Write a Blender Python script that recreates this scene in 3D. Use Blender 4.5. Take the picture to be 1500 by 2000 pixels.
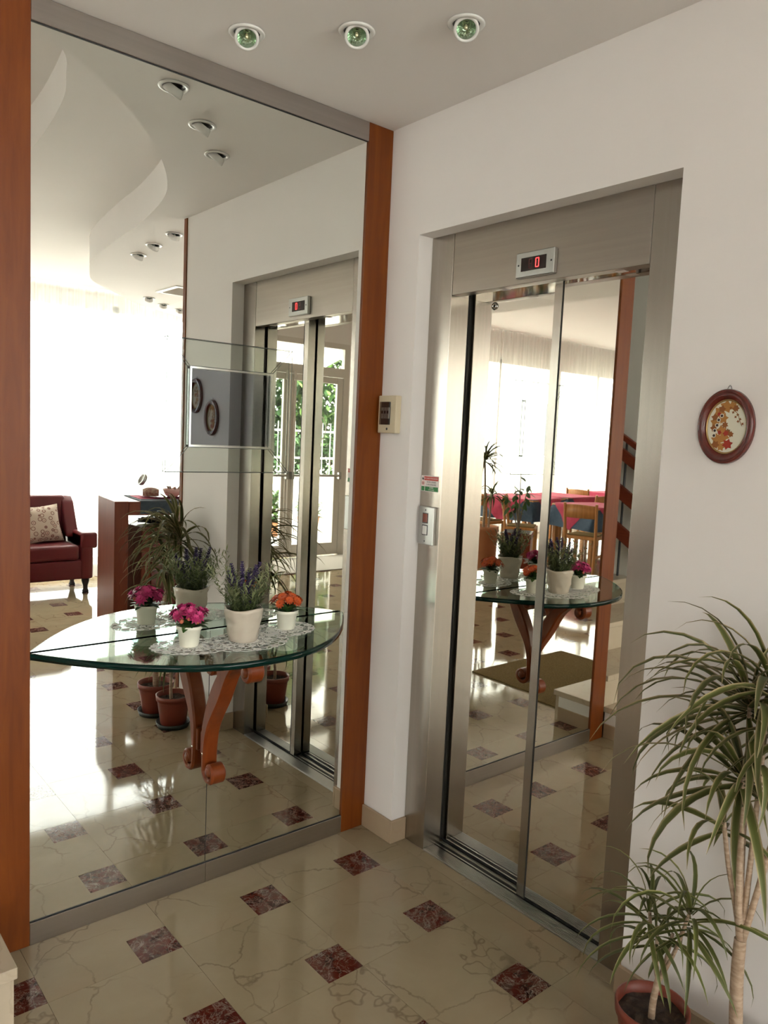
import bpy, bmesh, math, random
from mathutils import Vector, Matrix, noise as mnoise
R = math.radians
random.seed(11)
scene = bpy.context.scene
for o in list(bpy.data.objects):
    bpy.data.objects.remove(o)
COL = scene.collection

# ------------------------------------------------------------ camera
cam_d = bpy.data.cameras.new('camera')
cam_d.sensor_fit = 'VERTICAL'
cam_d.sensor_height = 36.0
cam_d.lens = 1507.55 * 36.0 / 2000.0
cam_d.clip_start = 0.02
cam_d.clip_end = 300
cam = bpy.data.objects.new('camera', cam_d)
COL.objects.link(cam)
_a, _b, _c = R(49.918), R(-5.435), R(2.575)
_f = Vector((math.cos(_b) * math.cos(_a), math.cos(_b) * math.sin(_a), math.sin(_b)))
_r = Vector((math.sin(_a), -math.cos(_a), 0))
_u = _r.cross(_f)
_r2 = math.cos(_c) * _r + math.sin(_c) * _u
_u2 = -math.sin(_c) * _r + math.cos(_c) * _u
cam.matrix_world = Matrix(((_r2.x, _u2.x, -_f.x, -1.8355), (_r2.y, _u2.y, -_f.y, -2.2222),
                           (_r2.z, _u2.z, -_f.z, 1.4998), (0, 0, 0, 1)))
scene.camera = cam

# ------------------------------------------------------------ sky, sun, exposure
world = bpy.data.worlds.new('sky')
scene.world = world
world.use_nodes = True
bg = world.node_tree.nodes['Background']
bg.inputs['Color'].default_value = (1.0, 0.985, 0.965, 1)
bg.inputs['Strength'].default_value = 4.2
sun_d = bpy.data.lights.new('sun', 'SUN')
sun_d.energy = 5.0
sun_d.angle = R(0.6)
sun_d.color = (1.0, 0.95, 0.86)
sun = bpy.data.objects.new('sun', sun_d)
COL.objects.link(sun)
sun.rotation_euler = Vector((0.35, -0.55, -1.0)).to_track_quat('-Z', 'Y').to_euler()
sun.location = (-6, 4, 12)
vs = scene.view_settings
vs.view_transform = 'Standard'
vs.look = 'None'
vs.gamma = 1.0
vs.use_curve_mapping = False
vs.exposure = 1.85

def portal(name, loc, sx, sz):
    # daylight sampling portal lying in a window opening, facing the room
    ld = bpy.data.lights.new(name, 'AREA')
    ld.shape = 'RECTANGLE'
    ld.size = sx
    ld.size_y = sz
    ld.cycles.is_portal = True
    o = bpy.data.objects.new(name, ld)
    COL.objects.link(o)
    o.location = loc
    o.rotation_euler = (R(90), 0, 0)      # -Z of the lamp towards +Y
    return o

# ------------------------------------------------------------ helpers
H0, H1, H2, H3 = 2.597, 2.80, 3.0, 3.3        # ceiling levels
YF, YR = -5.6, -6.4                            # facade planes

def empty(name, loc=(0, 0, 0), rz=0.0):
    o = bpy.data.objects.new(name, None)
    o.empty_display_size = 0.1
    COL.objects.link(o)
    o.location = loc
    o.rotation_euler = (0, 0, rz)
    return o

def tag(o, label=None, cat=None, group=None, kind=None):
    if label: o['label'] = label
    if cat: o['category'] = cat
    if group: o['group'] = group
    if kind: o['kind'] = kind
    return o

def thing(name, label, cat, loc=(0, 0, 0), rz=0.0, group=None):
    return tag(empty(name, loc, rz), label, cat, group)

def copy_tree(o, parent=None):
    c = o.copy()
    COL.objects.link(c)
    c.parent = parent
    for ch in list(o.children):
        copy_tree(ch, c)
    return c

class MB:
    """collects shapes; build() links them as one mesh object"""
    def __init__(self):
        self.v, self.f, self.s, self.col = [], [], [], []
    def add(self, vs, fs, smooth=False, col=None):
        n = len(self.v)
        self.v += [tuple(p) for p in vs]
        self.f += [tuple(i + n for i in q) for q in fs]
        self.s += [smooth] * len(fs)
        self.col += ([col] * len(vs) if not isinstance(col, list) else col)
        return self
    def bm(self, b, M=None, smooth=False):
        b.verts.ensure_lookup_table()
        b.verts.index_update()
        vs = [(M @ v.co if M else v.co)[:] for v in b.verts]
        fs = [[v.index for v in f.verts] for f in b.faces]
        b.free()
        return self.add(vs, fs, smooth)
    def box(self, x0, x1, y0, y1, z0, z1, bev=0.0, seg=1, M=None, smooth=False):
        if bev <= 0:
            vs = [(x, y, z) for z in (z0, z1) for y in (y0, y1) for x in (x0, x1)]
            if M: vs = [(M @ Vector(p))[:] for p in vs]
            return self.add(vs, [(0, 2, 3, 1), (4, 5, 7, 6), (0, 1, 5, 4), (2, 6, 7, 3), (0, 4, 6, 2), (1, 3, 7, 5)])
        b = bmesh.new()
        bmesh.ops.create_cube(b, size=1)
        for v in b.verts:
            v.co = ((x0 + x1) / 2 + v.co.x * (x1 - x0), (y0 + y1) / 2 + v.co.y * (y1 - y0), (z0 + z1) / 2 + v.co.z * (z1 - z0))
        bmesh.ops.bevel(b, geom=list(b.edges), offset=bev, segments=seg, profile=0.5, affect='EDGES')
        return self.bm(b, M, smooth)
    def prism(self, poly, z0, z1, M=None, smooth=False, caps=True):
        n = len(poly)
        vs = [(p[0], p[1], z0) for p in poly] + [(p[0], p[1], z1) for p in poly]
        if M: vs = [(M @ Vector(p))[:] for p in vs]
        fs = [(i, (i + 1) % n, n + (i + 1) % n, n + i) for i in range(n)]
        self.add(vs, fs, smooth)
        if caps:
            self.add(vs, [tuple(range(n))[::-1], tuple(range(n, 2 * n))])
        return self
    def lathe(self, prof, n=24, M=None, smooth=True, close=False):
        vs, fs = [], []
        for r, z in prof:
            for k in range(n):
                a = 2 * math.pi * k / n
                vs.append((r * math.cos(a), r * math.sin(a), z))
        for i in range(len(prof) - 1):
            for k in range(n):
                fs.append((i * n + k, i * n + (k + 1) % n, (i + 1) * n + (k + 1) % n, (i + 1) * n + k))
        if close:
            fs.append(tuple(range(n))[::-1])
            fs.append(tuple(range((len(prof) - 1) * n, len(prof) * n)))
        if M: vs = [(M @ Vector(p))[:] for p in vs]
        return self.add(vs, fs, smooth)
    def tube(self, pts, rad, n=8, smooth=True, flat=None, col=None):
        # sweep along points; rad number or list; flat=(w,h) gives a rectangle
        pts = [Vector(p) for p in pts]
        m = len(pts)
        rads = rad if isinstance(rad, (list, tuple)) else [rad] * m
        vs, fs = [], []
        ref = Vector((0, 0, 1))
        t0 = (pts[1] - pts[0]).normalized()
        if abs(t0.dot(ref)) > 0.95: ref = Vector((1, 0, 0))
        nx = t0.cross(ref).normalized()
        for i, p in enumerate(pts):
            t = (pts[min(i + 1, m - 1)] - pts[max(i - 1, 0)]).normalized()
            nx = (nx - t * nx.dot(t)).normalized()
            ny = t.cross(nx)
            for k in range(n):
                a = 2 * math.pi * k / n
                vs.append(p + rads[i] * (math.cos(a) * nx + math.sin(a) * ny))
        for i in range(m - 1):
            for k in range(n):
                fs.append((i * n + k, i * n + (k + 1) % n, (i + 1) * n + (k + 1) % n, (i + 1) * n + k))
        self.add(vs, fs, smooth)
        self.add(vs, [tuple(range(n))[::-1], tuple(range((m - 1) * n, m * n))])
        return self
    def build(self, name, mat, parent=None, world=False):
        me = bpy.data.meshes.new(name)
        vs = self.v
        if world and parent is not None:
            L = parent.location
            vs = [(p[0] - L.x, p[1] - L.y, p[2] - L.z) for p in vs]
        me.from_pydata(vs, [], self.f)
        me.validate()
        if len(me.polygons) == len(self.s):
            me.polygons.foreach_set('use_smooth', self.s)
        if any(c is not None for c in self.col) and len(self.col) == len(me.vertices):
            at = me.attributes.new('tone', 'FLOAT', 'POINT')
            at.data.foreach_set('value', [c if c is not None else 0.0 for c in self.col])
        me.materials.append(mat)
        bmm = bmesh.new()
        bmm.from_mesh(me)
        bmesh.ops.recalc_face_normals(bmm, faces=bmm.faces)
        bmm.to_mesh(me)
        bmm.free()
        o = bpy.data.objects.new(name, me)
        COL.objects.link(o)
        o.parent = parent
        return o

def inst(name, mesh_obj_or_mesh, parent, M=None):
    me = mesh_obj_or_mesh.data if hasattr(mesh_obj_or_mesh, 'data') else mesh_obj_or_mesh
    o = bpy.data.objects.new(name, me)
    COL.objects.link(o)
    o.parent = parent
    if M is not None: o.matrix_local = M
    return o

def struct(name, mb, mat, label=None):
    o = mb.build(name, mat)
    o['kind'] = 'structure'
    if label: o['label'] = label
    return o

def T(x, y, z): return Matrix.Translation((x, y, z))
def RX(a): return Matrix.Rotation(a, 4, 'X')
def RY(a): return Matrix.Rotation(a, 4, 'Y')
def RZ(a): return Matrix.Rotation(a, 4, 'Z')

def catmull(P, n=6):
    P = [Vector((*p, 0)) if len(p) == 2 else Vector(p) for p in P]
    out = []
    for i in range(len(P) - 1):
        p0, p1, p2, p3 = P[max(i - 1, 0)], P[i], P[i + 1], P[min(i + 2, len(P) - 1)]
        for k in range(n):
            t = k / n
            out.append(0.5 * ((2 * p1) + (p2 - p0) * t + (2 * p0 - 5 * p1 + 4 * p2 - p3) * t * t + (3 * p1 - p0 - 3 * p2 + p3) * t ** 3))
    out.append(P[-1])
    return out

# ------------------------------------------------------------ materials
def mat(name, color=(0.8, 0.8, 0.8), rough=0.5, metal=0.0, **kw):
    m = bpy.data.materials.new(name)
    m.use_nodes = True
    b = m.node_tree.nodes['Principled BSDF']
    b.inputs['Base Color'].default_value = (*color, 1)
    b.inputs['Roughness'].default_value = rough
    b.inputs['Metallic'].default_value = metal
    for k, v in kw.items():
        b.inputs[k.replace('_', ' ')].default_value = v
    return m

def nodes(m): return m.node_tree.nodes, m.node_tree.links, m.node_tree.nodes['Principled BSDF']

def ramp(nd, stops, interp='LINEAR'):
    r = nd.new('ShaderNodeValToRGB')
    r.color_ramp.interpolation = interp
    e = r.color_ramp.elements
    while len(e) < len(stops): e.new(0.5)
    for i, (p, c) in enumerate(stops):
        e[i].position = p
        e[i].color = (*c, 1)
    return r

def coords(nd, lk, scale=(1, 1, 1), rnd=0.0, kind='Object'):
    tc = nd.new('ShaderNodeTexCoord')
    mp = nd.new('ShaderNodeMapping')
    mp.inputs['Scale'].default_value = scale
    lk.new(tc.outputs[kind], mp.inputs['Vector'])
    if rnd:
        oi = nd.new('ShaderNodeObjectInfo')
        ml = nd.new('ShaderNodeVectorMath')
        ml.operation = 'SCALE'
        ml.inputs[0].default_value = (37.0, 53.0, 11.0)
        lk.new(oi.outputs['Random'], ml.inputs['Scale'])
        lk.new(ml.outputs[0], mp.inputs['Location'])
    return mp.outputs['Vector']

def noise(nd, lk, vec, scale, detail=4, rough=0.5, dist=0.0):
    n = nd.new('ShaderNodeTexNoise')
    n.inputs['Scale'].default_value = scale
    n.inputs['Detail'].default_value = detail
    n.inputs['Roughness'].default_value = rough
    n.inputs['Distortion'].default_value = dist
    lk.new(vec, n.inputs['Vector'])
    return n

def bump(nd, lk, b, fac, strength=0.1, dist=0.01):
    bp = nd.new('ShaderNodeBump')
    bp.inputs['Strength'].default_value = strength
    bp.inputs['Distance'].default_value = dist
    lk.new(fac, bp.inputs['Height'])
    lk.new(bp.outputs['Normal'], b.inputs['Normal'])

def noisy(name, c1, c2, scale=4.0, rough=0.6, stretch=(1, 1, 1), bmp=0.0, rnd=0.0, detail=5, metal=0.0, **kw):
    m = mat(name, c1, rough, metal, **kw)
    nd, lk, b = nodes(m)
    v = coords(nd, lk, stretch, rnd)
    n = noise(nd, lk, v, scale, detail)
    r = ramp(nd, [(0.3, c1), (0.7, c2)])
    lk.new(n.outputs['Fac'], r.inputs['Fac'])
    lk.new(r.outputs['Color'], b.inputs['Base Color'])
    if bmp: bump(nd, lk, b, n.outputs['Fac'], bmp)
    return m

def mixc(nd, lk, a, b2, fac, blend='MIX'):
    mx = nd.new('ShaderNodeMix')
    mx.data_type = 'RGBA'
    mx.blend_type = blend
    for s, v in ((mx.inputs[6], a), (mx.inputs[7], b2)):
        if isinstance(v, tuple): s.default_value = (*v, 1)
        else: lk.new(v, s)
    if isinstance(fac, float): mx.inputs[0].default_value = fac
    else: lk.new(fac, mx.inputs[0])
    return mx.outputs[2]

def marble(name, base, base2, vein, rnd=1.0, rough=0.07, vscale=1.25, vw=0.0055, blotch=(0.33, 0.215, 0.13), vamt=0.6):
    m = mat(name, base, rough)
    nd, lk, b = nodes(m)
    v = coords(nd, lk, (1, 1, 1), rnd)
    n1 = noise(nd, lk, v, 4.0, 6, 0.62, 0.4)
    r1 = ramp(nd, [(0.30, base), (0.70, base2)])
    lk.new(n1.outputs['Fac'], r1.inputs['Fac'])
    def veins(scale, width, thr, det):
        # thin crooked cracks: distance to a warped noise iso-line, broken up by a mask
        n2 = noise(nd, lk, v, scale, det, 0.56, 0.0)
        sb = nd.new('ShaderNodeMath'); sb.operation = 'SUBTRACT'; sb.inputs[1].default_value = 0.5
        lk.new(n2.outputs['Fac'], sb.inputs[0])
        ab = nd.new('ShaderNodeMath'); ab.operation = 'ABSOLUTE'
        lk.new(sb.outputs[0], ab.inputs[0])
        r2 = ramp(nd, [(0.0, (1, 1, 1)), (width, (0, 0, 0))])
        lk.new(ab.outputs[0], r2.inputs['Fac'])
        n3 = noise(nd, lk, v, scale * 1.3, 2, 0.5)
        r3 = ramp(nd, [(thr, (0, 0, 0)), (thr + 0.14, (1, 1, 1))])
        lk.new(n3.outputs['Fac'], r3.inputs['Fac'])
        ml = nd.new('ShaderNodeMath'); ml.operation = 'MULTIPLY'
        lk.new(r2.outputs['Color'], ml.inputs[0]); lk.new(r3.outputs['Color'], ml.inputs[1])
        return ml.outputs[0]
    def cracks(scale, width, thr):
        n5 = noise(nd, lk, v, 7, 5, 0.6)
        ad = nd.new('ShaderNodeVectorMath'); ad.operation = 'MULTIPLY_ADD'
        ad.inputs[1].default_value = (0.10, 0.10, 0.10)
        lk.new(n5.outputs['Color'], ad.inputs[0]); lk.new(v, ad.inputs[2])
        vo = nd.new('ShaderNodeTexVoronoi'); vo.feature = 'DISTANCE_TO_EDGE'; vo.inputs['Scale'].default_value = scale
        lk.new(ad.outputs[0], vo.inputs['Vector'])
        r5 = ramp(nd, [(0.0, (1, 1, 1)), (width, (0, 0, 0))])
        lk.new(vo.outputs['Distance'], r5.inputs['Fac'])
        n6 = noise(nd, lk, v, 3.1, 3, 0.6)
        r6 = ramp(nd, [(thr, (0, 0, 0)), (thr + 0.18, (1, 1, 1))])
        lk.new(n6.outputs['Fac'], r6.inputs['Fac'])
        ml = nd.new('ShaderNodeMath'); ml.operation = 'MULTIPLY'
        lk.new(r5.outputs['Color'], ml.inputs[0]); lk.new(r6.outputs['Color'], ml.inputs[1])
        return ml.outputs[0]
    va, vb = veins(vscale, vw * 0.7, 0.46, 5), cracks(4.2, 0.018, 0.38)
    mx = nd.new('ShaderNodeMath'); mx.operation = 'MAXIMUM'
    lk.new(va, mx.inputs[0]); lk.new(vb, mx.inputs[1])
    m2 = nd.new('ShaderNodeMath'); m2.operation = 'MULTIPLY'; m2.inputs[1].default_value = vamt
    lk.new(mx.outputs[0], m2.inputs[0])
    n4 = noise(nd, lk, v, 2.2, 3, 0.5)
    r4 = ramp(nd, [(0.56, (0, 0, 0)), (0.80, (0.55, 0.55, 0.55))])
    lk.new(n4.outputs['Fac'], r4.inputs['Fac'])
    c = mixc(nd, lk, r1.outputs['Color'], blotch, r4.outputs['Color'])
    c = mixc(nd, lk, c, vein, m2.outputs[0])
    lk.new(c, b.inputs['Base Color'])
    return m

def wood(name, c1, c2, c3, axis='z', rough=0.42, coat=0.06):
    m = mat(name, c1, rough)
    nd, lk, b = nodes(m)
    st = {'x': (1.2, 14, 14), 'y': (14, 1.2, 14), 'z': (14, 14, 1.2)}[axis]
    v = coords(nd, lk, st, 1.0)
    n = noise(nd, lk, v, 2.2, 7, 0.62, 0.7)
    r = ramp(nd, [(0.28, c1), (0.5, c2), (0.74, c3)])
    lk.new(n.outputs['Fac'], r.inputs['Fac'])
    lk.new(r.outputs['Color'], b.inputs['Base Color'])
    b.inputs['Coat Weight'].default_value = coat
    b.inputs['Specular IOR Level'].default_value = 0.3
    b.inputs['Coat Roughness'].default_value = 0.15
    return m

def steel(name, c=(0.41, 0.372, 0.328), rough=0.24, axis='z'):
    m = mat(name, c, rough, 1.0)
    nd, lk, b = nodes(m)
    b.inputs['Anisotropic'].default_value = 0.6
    b.inputs['Anisotropic Rotation'].default_value = 0.0
    st = {'x': (0.6, 30, 30), 'y': (30, 0.6, 30), 'z': (30, 30, 0.6)}[axis]
    v = coords(nd, lk, st)
    n = noise(nd, lk, v, 3.0, 4)
    r = ramp(nd, [(0.3, tuple(q * 0.96 for q in c)), (0.7, tuple(min(1, q * 1.04) for q in c))])
    lk.new(n.outputs['Fac'], r.inputs['Fac'])
    lk.new(r.outputs['Color'], b.inputs['Base Color'])
    return m

def see_through(name, tint, gloss=0.06, rough=0.0):
    # thin clear sheet: transmits straight through with a tint, plus a mirror-like sheen
    m = bpy.data.materials.new(name)
    m.use_nodes = True
    nd, lk = m.node_tree.nodes, m.node_tree.links
    nd.clear()
    out = nd.new('ShaderNodeOutputMaterial')
    t = nd.new('ShaderNodeBsdfTransparent'); t.inputs['Color'].default_value = (*tint, 1)
    g = nd.new('ShaderNodeBsdfGlossy'); g.inputs['Roughness'].default_value = rough
    g.inputs['Color'].default_value = (0.9, 0.95, 0.92, 1)
    mx = nd.new('ShaderNodeMixShader'); mx.inputs[0].default_value = gloss
    lk.new(t.outputs[0], mx.inputs[1]); lk.new(g.outputs[0], mx.inputs[2]); lk.new(mx.outputs[0], out.inputs['Surface'])
    return m

def sheer(name, clear=0.68, c=(0.93, 0.91, 0.88)):
    m = bpy.data.materials.new(name)
    m.use_nodes = True
    nd, lk = m.node_tree.nodes, m.node_tree.links
    nd.clear()
    out = nd.new('ShaderNodeOutputMaterial')
    tr = nd.new('ShaderNodeBsdfTransparent'); tr.inputs['Color'].default_value = (1, 1, 1, 1)
    tl = nd.new('ShaderNodeBsdfTranslucent'); tl.inputs['Color'].default_value = (*c, 1)
    df = nd.new('ShaderNodeBsdfDiffuse'); df.inputs['Color'].default_value = (*c, 1)
    m1 = nd.new('ShaderNodeMixShader'); m1.inputs[0].default_value = 0.35
    lk.new(tl.outputs[0], m1.inputs[1]); lk.new(df.outputs[0], m1.inputs[2])
    tc = nd.new('ShaderNodeTexCoord'); mp = nd.new('ShaderNodeMapping')
    mp.inputs['Scale'].default_value = (60, 1, 0.6)
    lk.new(tc.outputs['Object'], mp.inputs['Vector'])
    n = noise(nd, lk, mp.outputs['Vector'], 1.0, 3)
    r = nd.new('ShaderNodeMapRange'); r.inputs['To Min'].default_value = clear - 0.12; r.inputs['To Max'].default_value = clear + 0.12
    lk.new(n.outputs['Fac'], r.inputs['Value'])
    m2 = nd.new('ShaderNodeMixShader')
    lk.new(r.outputs[0], m2.inputs[0]); lk.new(m1.outputs[0], m2.inputs[1]); lk.new(tr.outputs[0], m2.inputs[2])
    lk.new(m2.outputs[0], out.inputs['Surface'])
    return m

def toned(name, stops, rough=0.5, rnd_v=0.0, **kw):
    # colour driven by a per-vertex 'tone' value stored on the mesh
    m = mat(name, (0.5, 0.5, 0.5), rough, **kw)
    nd, lk, b = nodes(m)
    a = nd.new('ShaderNodeAttribute'); a.attribute_name = 'tone'
    r = ramp(nd, stops)
    lk.new(a.outputs['Fac'], r.inputs['Fac'])
    src = r.outputs['Color']
    if rnd_v:
        oi = nd.new('ShaderNodeObjectInfo')
        hs = nd.new('ShaderNodeHueSaturation')
        mr = nd.new('ShaderNodeMapRange'); mr.inputs['To Min'].default_value = 1 - rnd_v; mr.inputs['To Max'].default_value = 1 + rnd_v
        lk.new(oi.outputs['Random'], mr.inputs['Value']); lk.new(mr.outputs[0], hs.inputs['Value']); lk.new(src, hs.inputs['Color'])
        src = hs.outputs['Color']
    lk.new(src, b.inputs['Base Color'])
    return m

def glow(name, c, s):
    m = mat(name, (0.02, 0.02, 0.02), 0.4)
    b = m.node_tree.nodes['Principled BSDF']
    b.inputs['Emission Color'].default_value = (*c, 1)
    b.inputs['Emission Strength'].default_value = s
    return m

M = {}
M['wall'] = noisy('wall_paint', (0.80, 0.765, 0.75), (0.82, 0.785, 0.77), 3, 0.75, bmp=0.02)
M['stair_wall'] = noisy('stair_wall_paint', (0.70, 0.70, 0.66), (0.72, 0.72, 0.68), 3, 0.75)
M['ceil'] = noisy('ceiling_paint', (0.78, 0.745, 0.73), (0.80, 0.765, 0.75), 2, 0.8)
M['tile'] = marble('cream_marble', (0.285, 0.225, 0.14), (0.335, 0.27, 0.175), (0.13, 0.08, 0.044), 1.0, 0.055)
M['skirt'] = marble('pink_cream_marble', (0.37, 0.275, 0.18), (0.42, 0.32, 0.22), (0.40, 0.28, 0.19), 1.0, 0.18)
M['tread'] = marble('stair_marble', (0.50, 0.42, 0.31), (0.56, 0.47, 0.36), (0.42, 0.33, 0.24), 1.0, 0.15)
M['joint'] = mat('grout', (0.26, 0.20, 0.14), 0.5)
def red_marble():
    m = mat('red_marble', (0.15, 0.03, 0.02), 0.06)
    nd, lk, b = nodes(m)
    v = coords(nd, lk, (1, 1, 1), 1.0)
    n0 = noise(nd, lk, v, 16, 5, 0.6)
    r0 = ramp(nd, [(0.35, (0.04, 0.007, 0.005)), (0.52, (0.095, 0.015, 0.009)), (0.68, (0.075, 0.04, 0.028))])
    lk.new(n0.outputs['Fac'], r0.inputs['Fac'])
    c = r0.outputs['Color']
    for sc_, w_, det, col in ((13, 0.020, 5, (0.33, 0.25, 0.20)), (26, 0.020, 4, (0.26, 0.19, 0.15)), (7, 0.009, 6, (0.42, 0.37, 0.32))):
        n2 = noise(nd, lk, v, sc_, det, 0.62, 1.1)
        sb = nd.new('ShaderNodeMath'); sb.operation = 'SUBTRACT'; sb.inputs[1].default_value = 0.5
        lk.new(n2.outputs['Fac'], sb.inputs[0])
        ab = nd.new('ShaderNodeMath'); ab.operation = 'ABSOLUTE'
        lk.new(sb.outputs[0], ab.inputs[0])
        r2 = ramp(nd, [(0.0, (0.62, 0.62, 0.62)), (w_, (0, 0, 0))])
        lk.new(ab.outputs[0], r2.inputs['Fac'])
        c = mixc(nd, lk, c, col, r2.outputs['Color'])
    lk.new(c, b.inputs['Base Color'])
    return m
M['red'] = red_marble()
M['post'] = wood('cherry_post', (0.125, 0.026, 0.0018), (0.165, 0.037, 0.0026), (0.20, 0.051, 0.004), 'z', 0.45, 0.0)
M['cherry'] = wood('cherry_board', (0.105, 0.016, 0.004), (0.14, 0.025, 0.006), (0.175, 0.038, 0.010), 'z')
M['bracket'] = wood('cherry_bracket', (0.12, 0.020, 0.0028), (0.16, 0.030, 0.0045), (0.19, 0.04, 0.007), 'z', 0.34, 0.08)
M['rail'] = wood('rail_wood', (0.125, 0.018, 0.006), (0.165, 0.026, 0.008), (0.20, 0.038, 0.011), 'y')
M['oak'] = wood('honey_beech', (0.36, 0.15, 0.045), (0.46, 0.20, 0.065), (0.52, 0.25, 0.09), 'z')
M['steel'] = steel('brushed_steel', rough=0.27)
M['steel_h'] = steel('brushed_steel_header', rough=0.30, axis='y')
M['steel_x'] = steel('brushed_steel_strip', (0.48, 0.45, 0.43), 0.28, 'x')
M['polish'] = mat('polished_steel', (0.66, 0.64, 0.60), 0.06, 1.0)
M['alu'] = mat('sill_aluminium', (0.52, 0.52, 0.50), 0.32, 1.0)
M['dark'] = mat('black_gap', (0.012, 0.011, 0.010), 0.6)
M['mirror'] = mat('silvered_mirror', (0.82, 0.835, 0.79), 0.0, 1.0)
M['door_mirror'] = mat('mirror_steel', (0.78, 0.75, 0.685), 0.012, 1.0)
M['pane_grey'] = see_through('smoked_glass', (0.79, 0.805, 0.835), 0.03)
M['pane_clear'] = see_through('clear_bevel_glass', (0.975, 0.99, 0.982), 0.025)
M['win_glass'] = see_through('window_glass', (0.95, 0.97, 0.96), 0.05)
M['awning'] = sheer('awning_fabric', 0.25)
M['lead'] = mat('dark_bevel_line', (0.09, 0.10, 0.09), 0.35, 0.6)
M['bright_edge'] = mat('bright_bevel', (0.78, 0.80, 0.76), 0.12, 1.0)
M['sheer'] = sheer('sheer_curtain')
M['white'] = mat('white_lacquer', (0.80, 0.78, 0.75), 0.35)
M['frame'] = noisy('aluminium_frame', (0.62, 0.59, 0.54), (0.66, 0.63, 0.58), 3, 0.4)
M['black'] = mat('black_plastic', (0.012, 0.012, 0.014), 0.35)
M['terra'] = noisy('terracotta_plastic', (0.175, 0.032, 0.016), (0.21, 0.042, 0.021), 8, 0.45)
M['clay'] = noisy('terracotta_clay', (0.52, 0.22, 0.10), (0.60, 0.27, 0.13), 5, 0.7)
M['saucer'] = mat('dark_saucer', (0.016, 0.022, 0.02), 0.4)
M['soil'] = noisy('soil', (0.014, 0.010, 0.008), (0.07, 0.045, 0.03), 60, 0.95, bmp=0.6)
M['bark'] = noisy('dracaena_bark', (0.30, 0.20, 0.13), (0.48, 0.36, 0.26), 40, 0.8, (1, 1, 4), 0.3)
M['leaf'] = toned('striped_leaf', [(0.0, (0.068, 0.084, 0.014)), (0.45, (0.10, 0.105, 0.024)), (0.8, (0.30, 0.25, 0.13)), (1.0, (0.33, 0.22, 0.12))], 0.6, 0.3)
M['leaf_young'] = toned('young_leaf', [(0.0, (0.070, 0.088, 0.014)), (0.6, (0.10, 0.11, 0.024)), (1.0, (0.27, 0.23, 0.10))], 0.55, 0.3)
M['green'] = toned('deep_green_leaf', [(0.0, (0.018, 0.05, 0.012)), (0.5, (0.045, 0.11, 0.022)), (1.0, (0.12, 0.21, 0.05))], 0.5)
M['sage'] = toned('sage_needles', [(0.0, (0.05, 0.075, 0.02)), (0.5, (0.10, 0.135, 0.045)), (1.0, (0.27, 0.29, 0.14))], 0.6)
M['pink'] = toned('pink_petal', [(0.0, (0.30, 0.012, 0.07)), (0.6, (0.50, 0.03, 0.16)), (1.0, (0.62, 0.09, 0.27))], 0.55)
M['bud'] = mat('coral_bud', (0.62, 0.16, 0.09), 0.6)
M['orange'] = toned('orange_petal', [(0.0, (0.42, 0.05, 0.01)), (0.6, (0.72, 0.12, 0.015)), (1.0, (0.80, 0.22, 0.04))], 0.55)
M['purple'] = toned('lavender_floret', [(0.0, (0.030, 0.02, 0.06)), (0.6, (0.065, 0.042, 0.13)), (1.0, (0.12, 0.075, 0.22))], 0.65)
M['pot_cream'] = mat('cream_pot', (0.82, 0.79, 0.66), 0.4)
M['pot_stone'] = noisy('glazed_beige_pot', (0.52, 0.45, 0.365), (0.58, 0.505, 0.41), 6, 0.2)
M['lace'] = mat('white_lace', (0.86, 0.84, 0.81), 0.9)
M['red_leather'] = noisy('red_leather', (0.105, 0.006, 0.011), (0.13, 0.008, 0.014), 5, 0.42, bmp=0.03)
M['leg_dark'] = mat('dark_leg', (0.012, 0.010, 0.012), 0.3)
M['cloth_blue'] = noisy('navy_cloth', (0.035, 0.065, 0.11), (0.05, 0.085, 0.135), 30, 0.85)
M['cloth_pink'] = noisy('raspberry_cloth', (0.42, 0.035, 0.085), (0.50, 0.05, 0.11), 30, 0.85)
M['navy_runner'] = noisy('dark_runner', (0.022, 0.035, 0.05), (0.04, 0.055, 0.07), 40, 0.9)
M['mat_brown'] = noisy('coir_mat', (0.13, 0.088, 0.036), (0.21, 0.145, 0.065), 120, 0.95, bmp=0.3, Specular_IOR_Level=0.05)
M['mat_grey'] = noisy('grey_mat', (0.40, 0.37, 0.34), (0.47, 0.44, 0.40), 90, 0.95)
M['box_beige'] = mat('beige_plastic', (0.60, 0.52, 0.37), 0.45)
M['smoke'] = see_through('smoky_cover', (0.62, 0.60, 0.58), 0.12, 0.05)
M['digit'] = glow('red_digit', (1.0, 0.03, 0.03), 1.6)
M['digit_off'] = mat('unlit_digit', (0.10, 0.008, 0.01), 0.4)
M['screen'] = mat('display_window', (0.015, 0.008, 0.008), 0.15)
M['btn_red'] = mat('amber_button', (0.20, 0.03, 0.008), 0.3)
M['btn_white'] = mat('white_button', (0.72, 0.71, 0.68), 0.3)
M['plate'] = mat('satin_plate', (0.40, 0.40, 0.38), 0.34, 1.0)
M['sign_white'] = mat('notice_white', (0.80, 0.74, 0.72), 0.5)
M['sign_red'] = mat('notice_red', (0.56, 0.07, 0.05), 0.5)
M['sign_green'] = mat('notice_green', (0.03, 0.20, 0.06), 0.5)
M['ink'] = mat('notice_ink', (0.05, 0.05, 0.05), 0.6)
M['mahogany'] = wood('mahogany_frame', (0.060, 0.008, 0.006), (0.10, 0.013, 0.009), (0.14, 0.022, 0.013), 'z', 0.18, 0.6)
M['gilt'] = mat('gilt_slip', (0.45, 0.30, 0.12), 0.35, 0.7)
M['ivory'] = mat('ivory_paper', (0.72, 0.70, 0.58), 0.7)
M['dry1'] = mat('dry_leaf_ochre', (0.42, 0.19, 0.045), 0.7)
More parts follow.
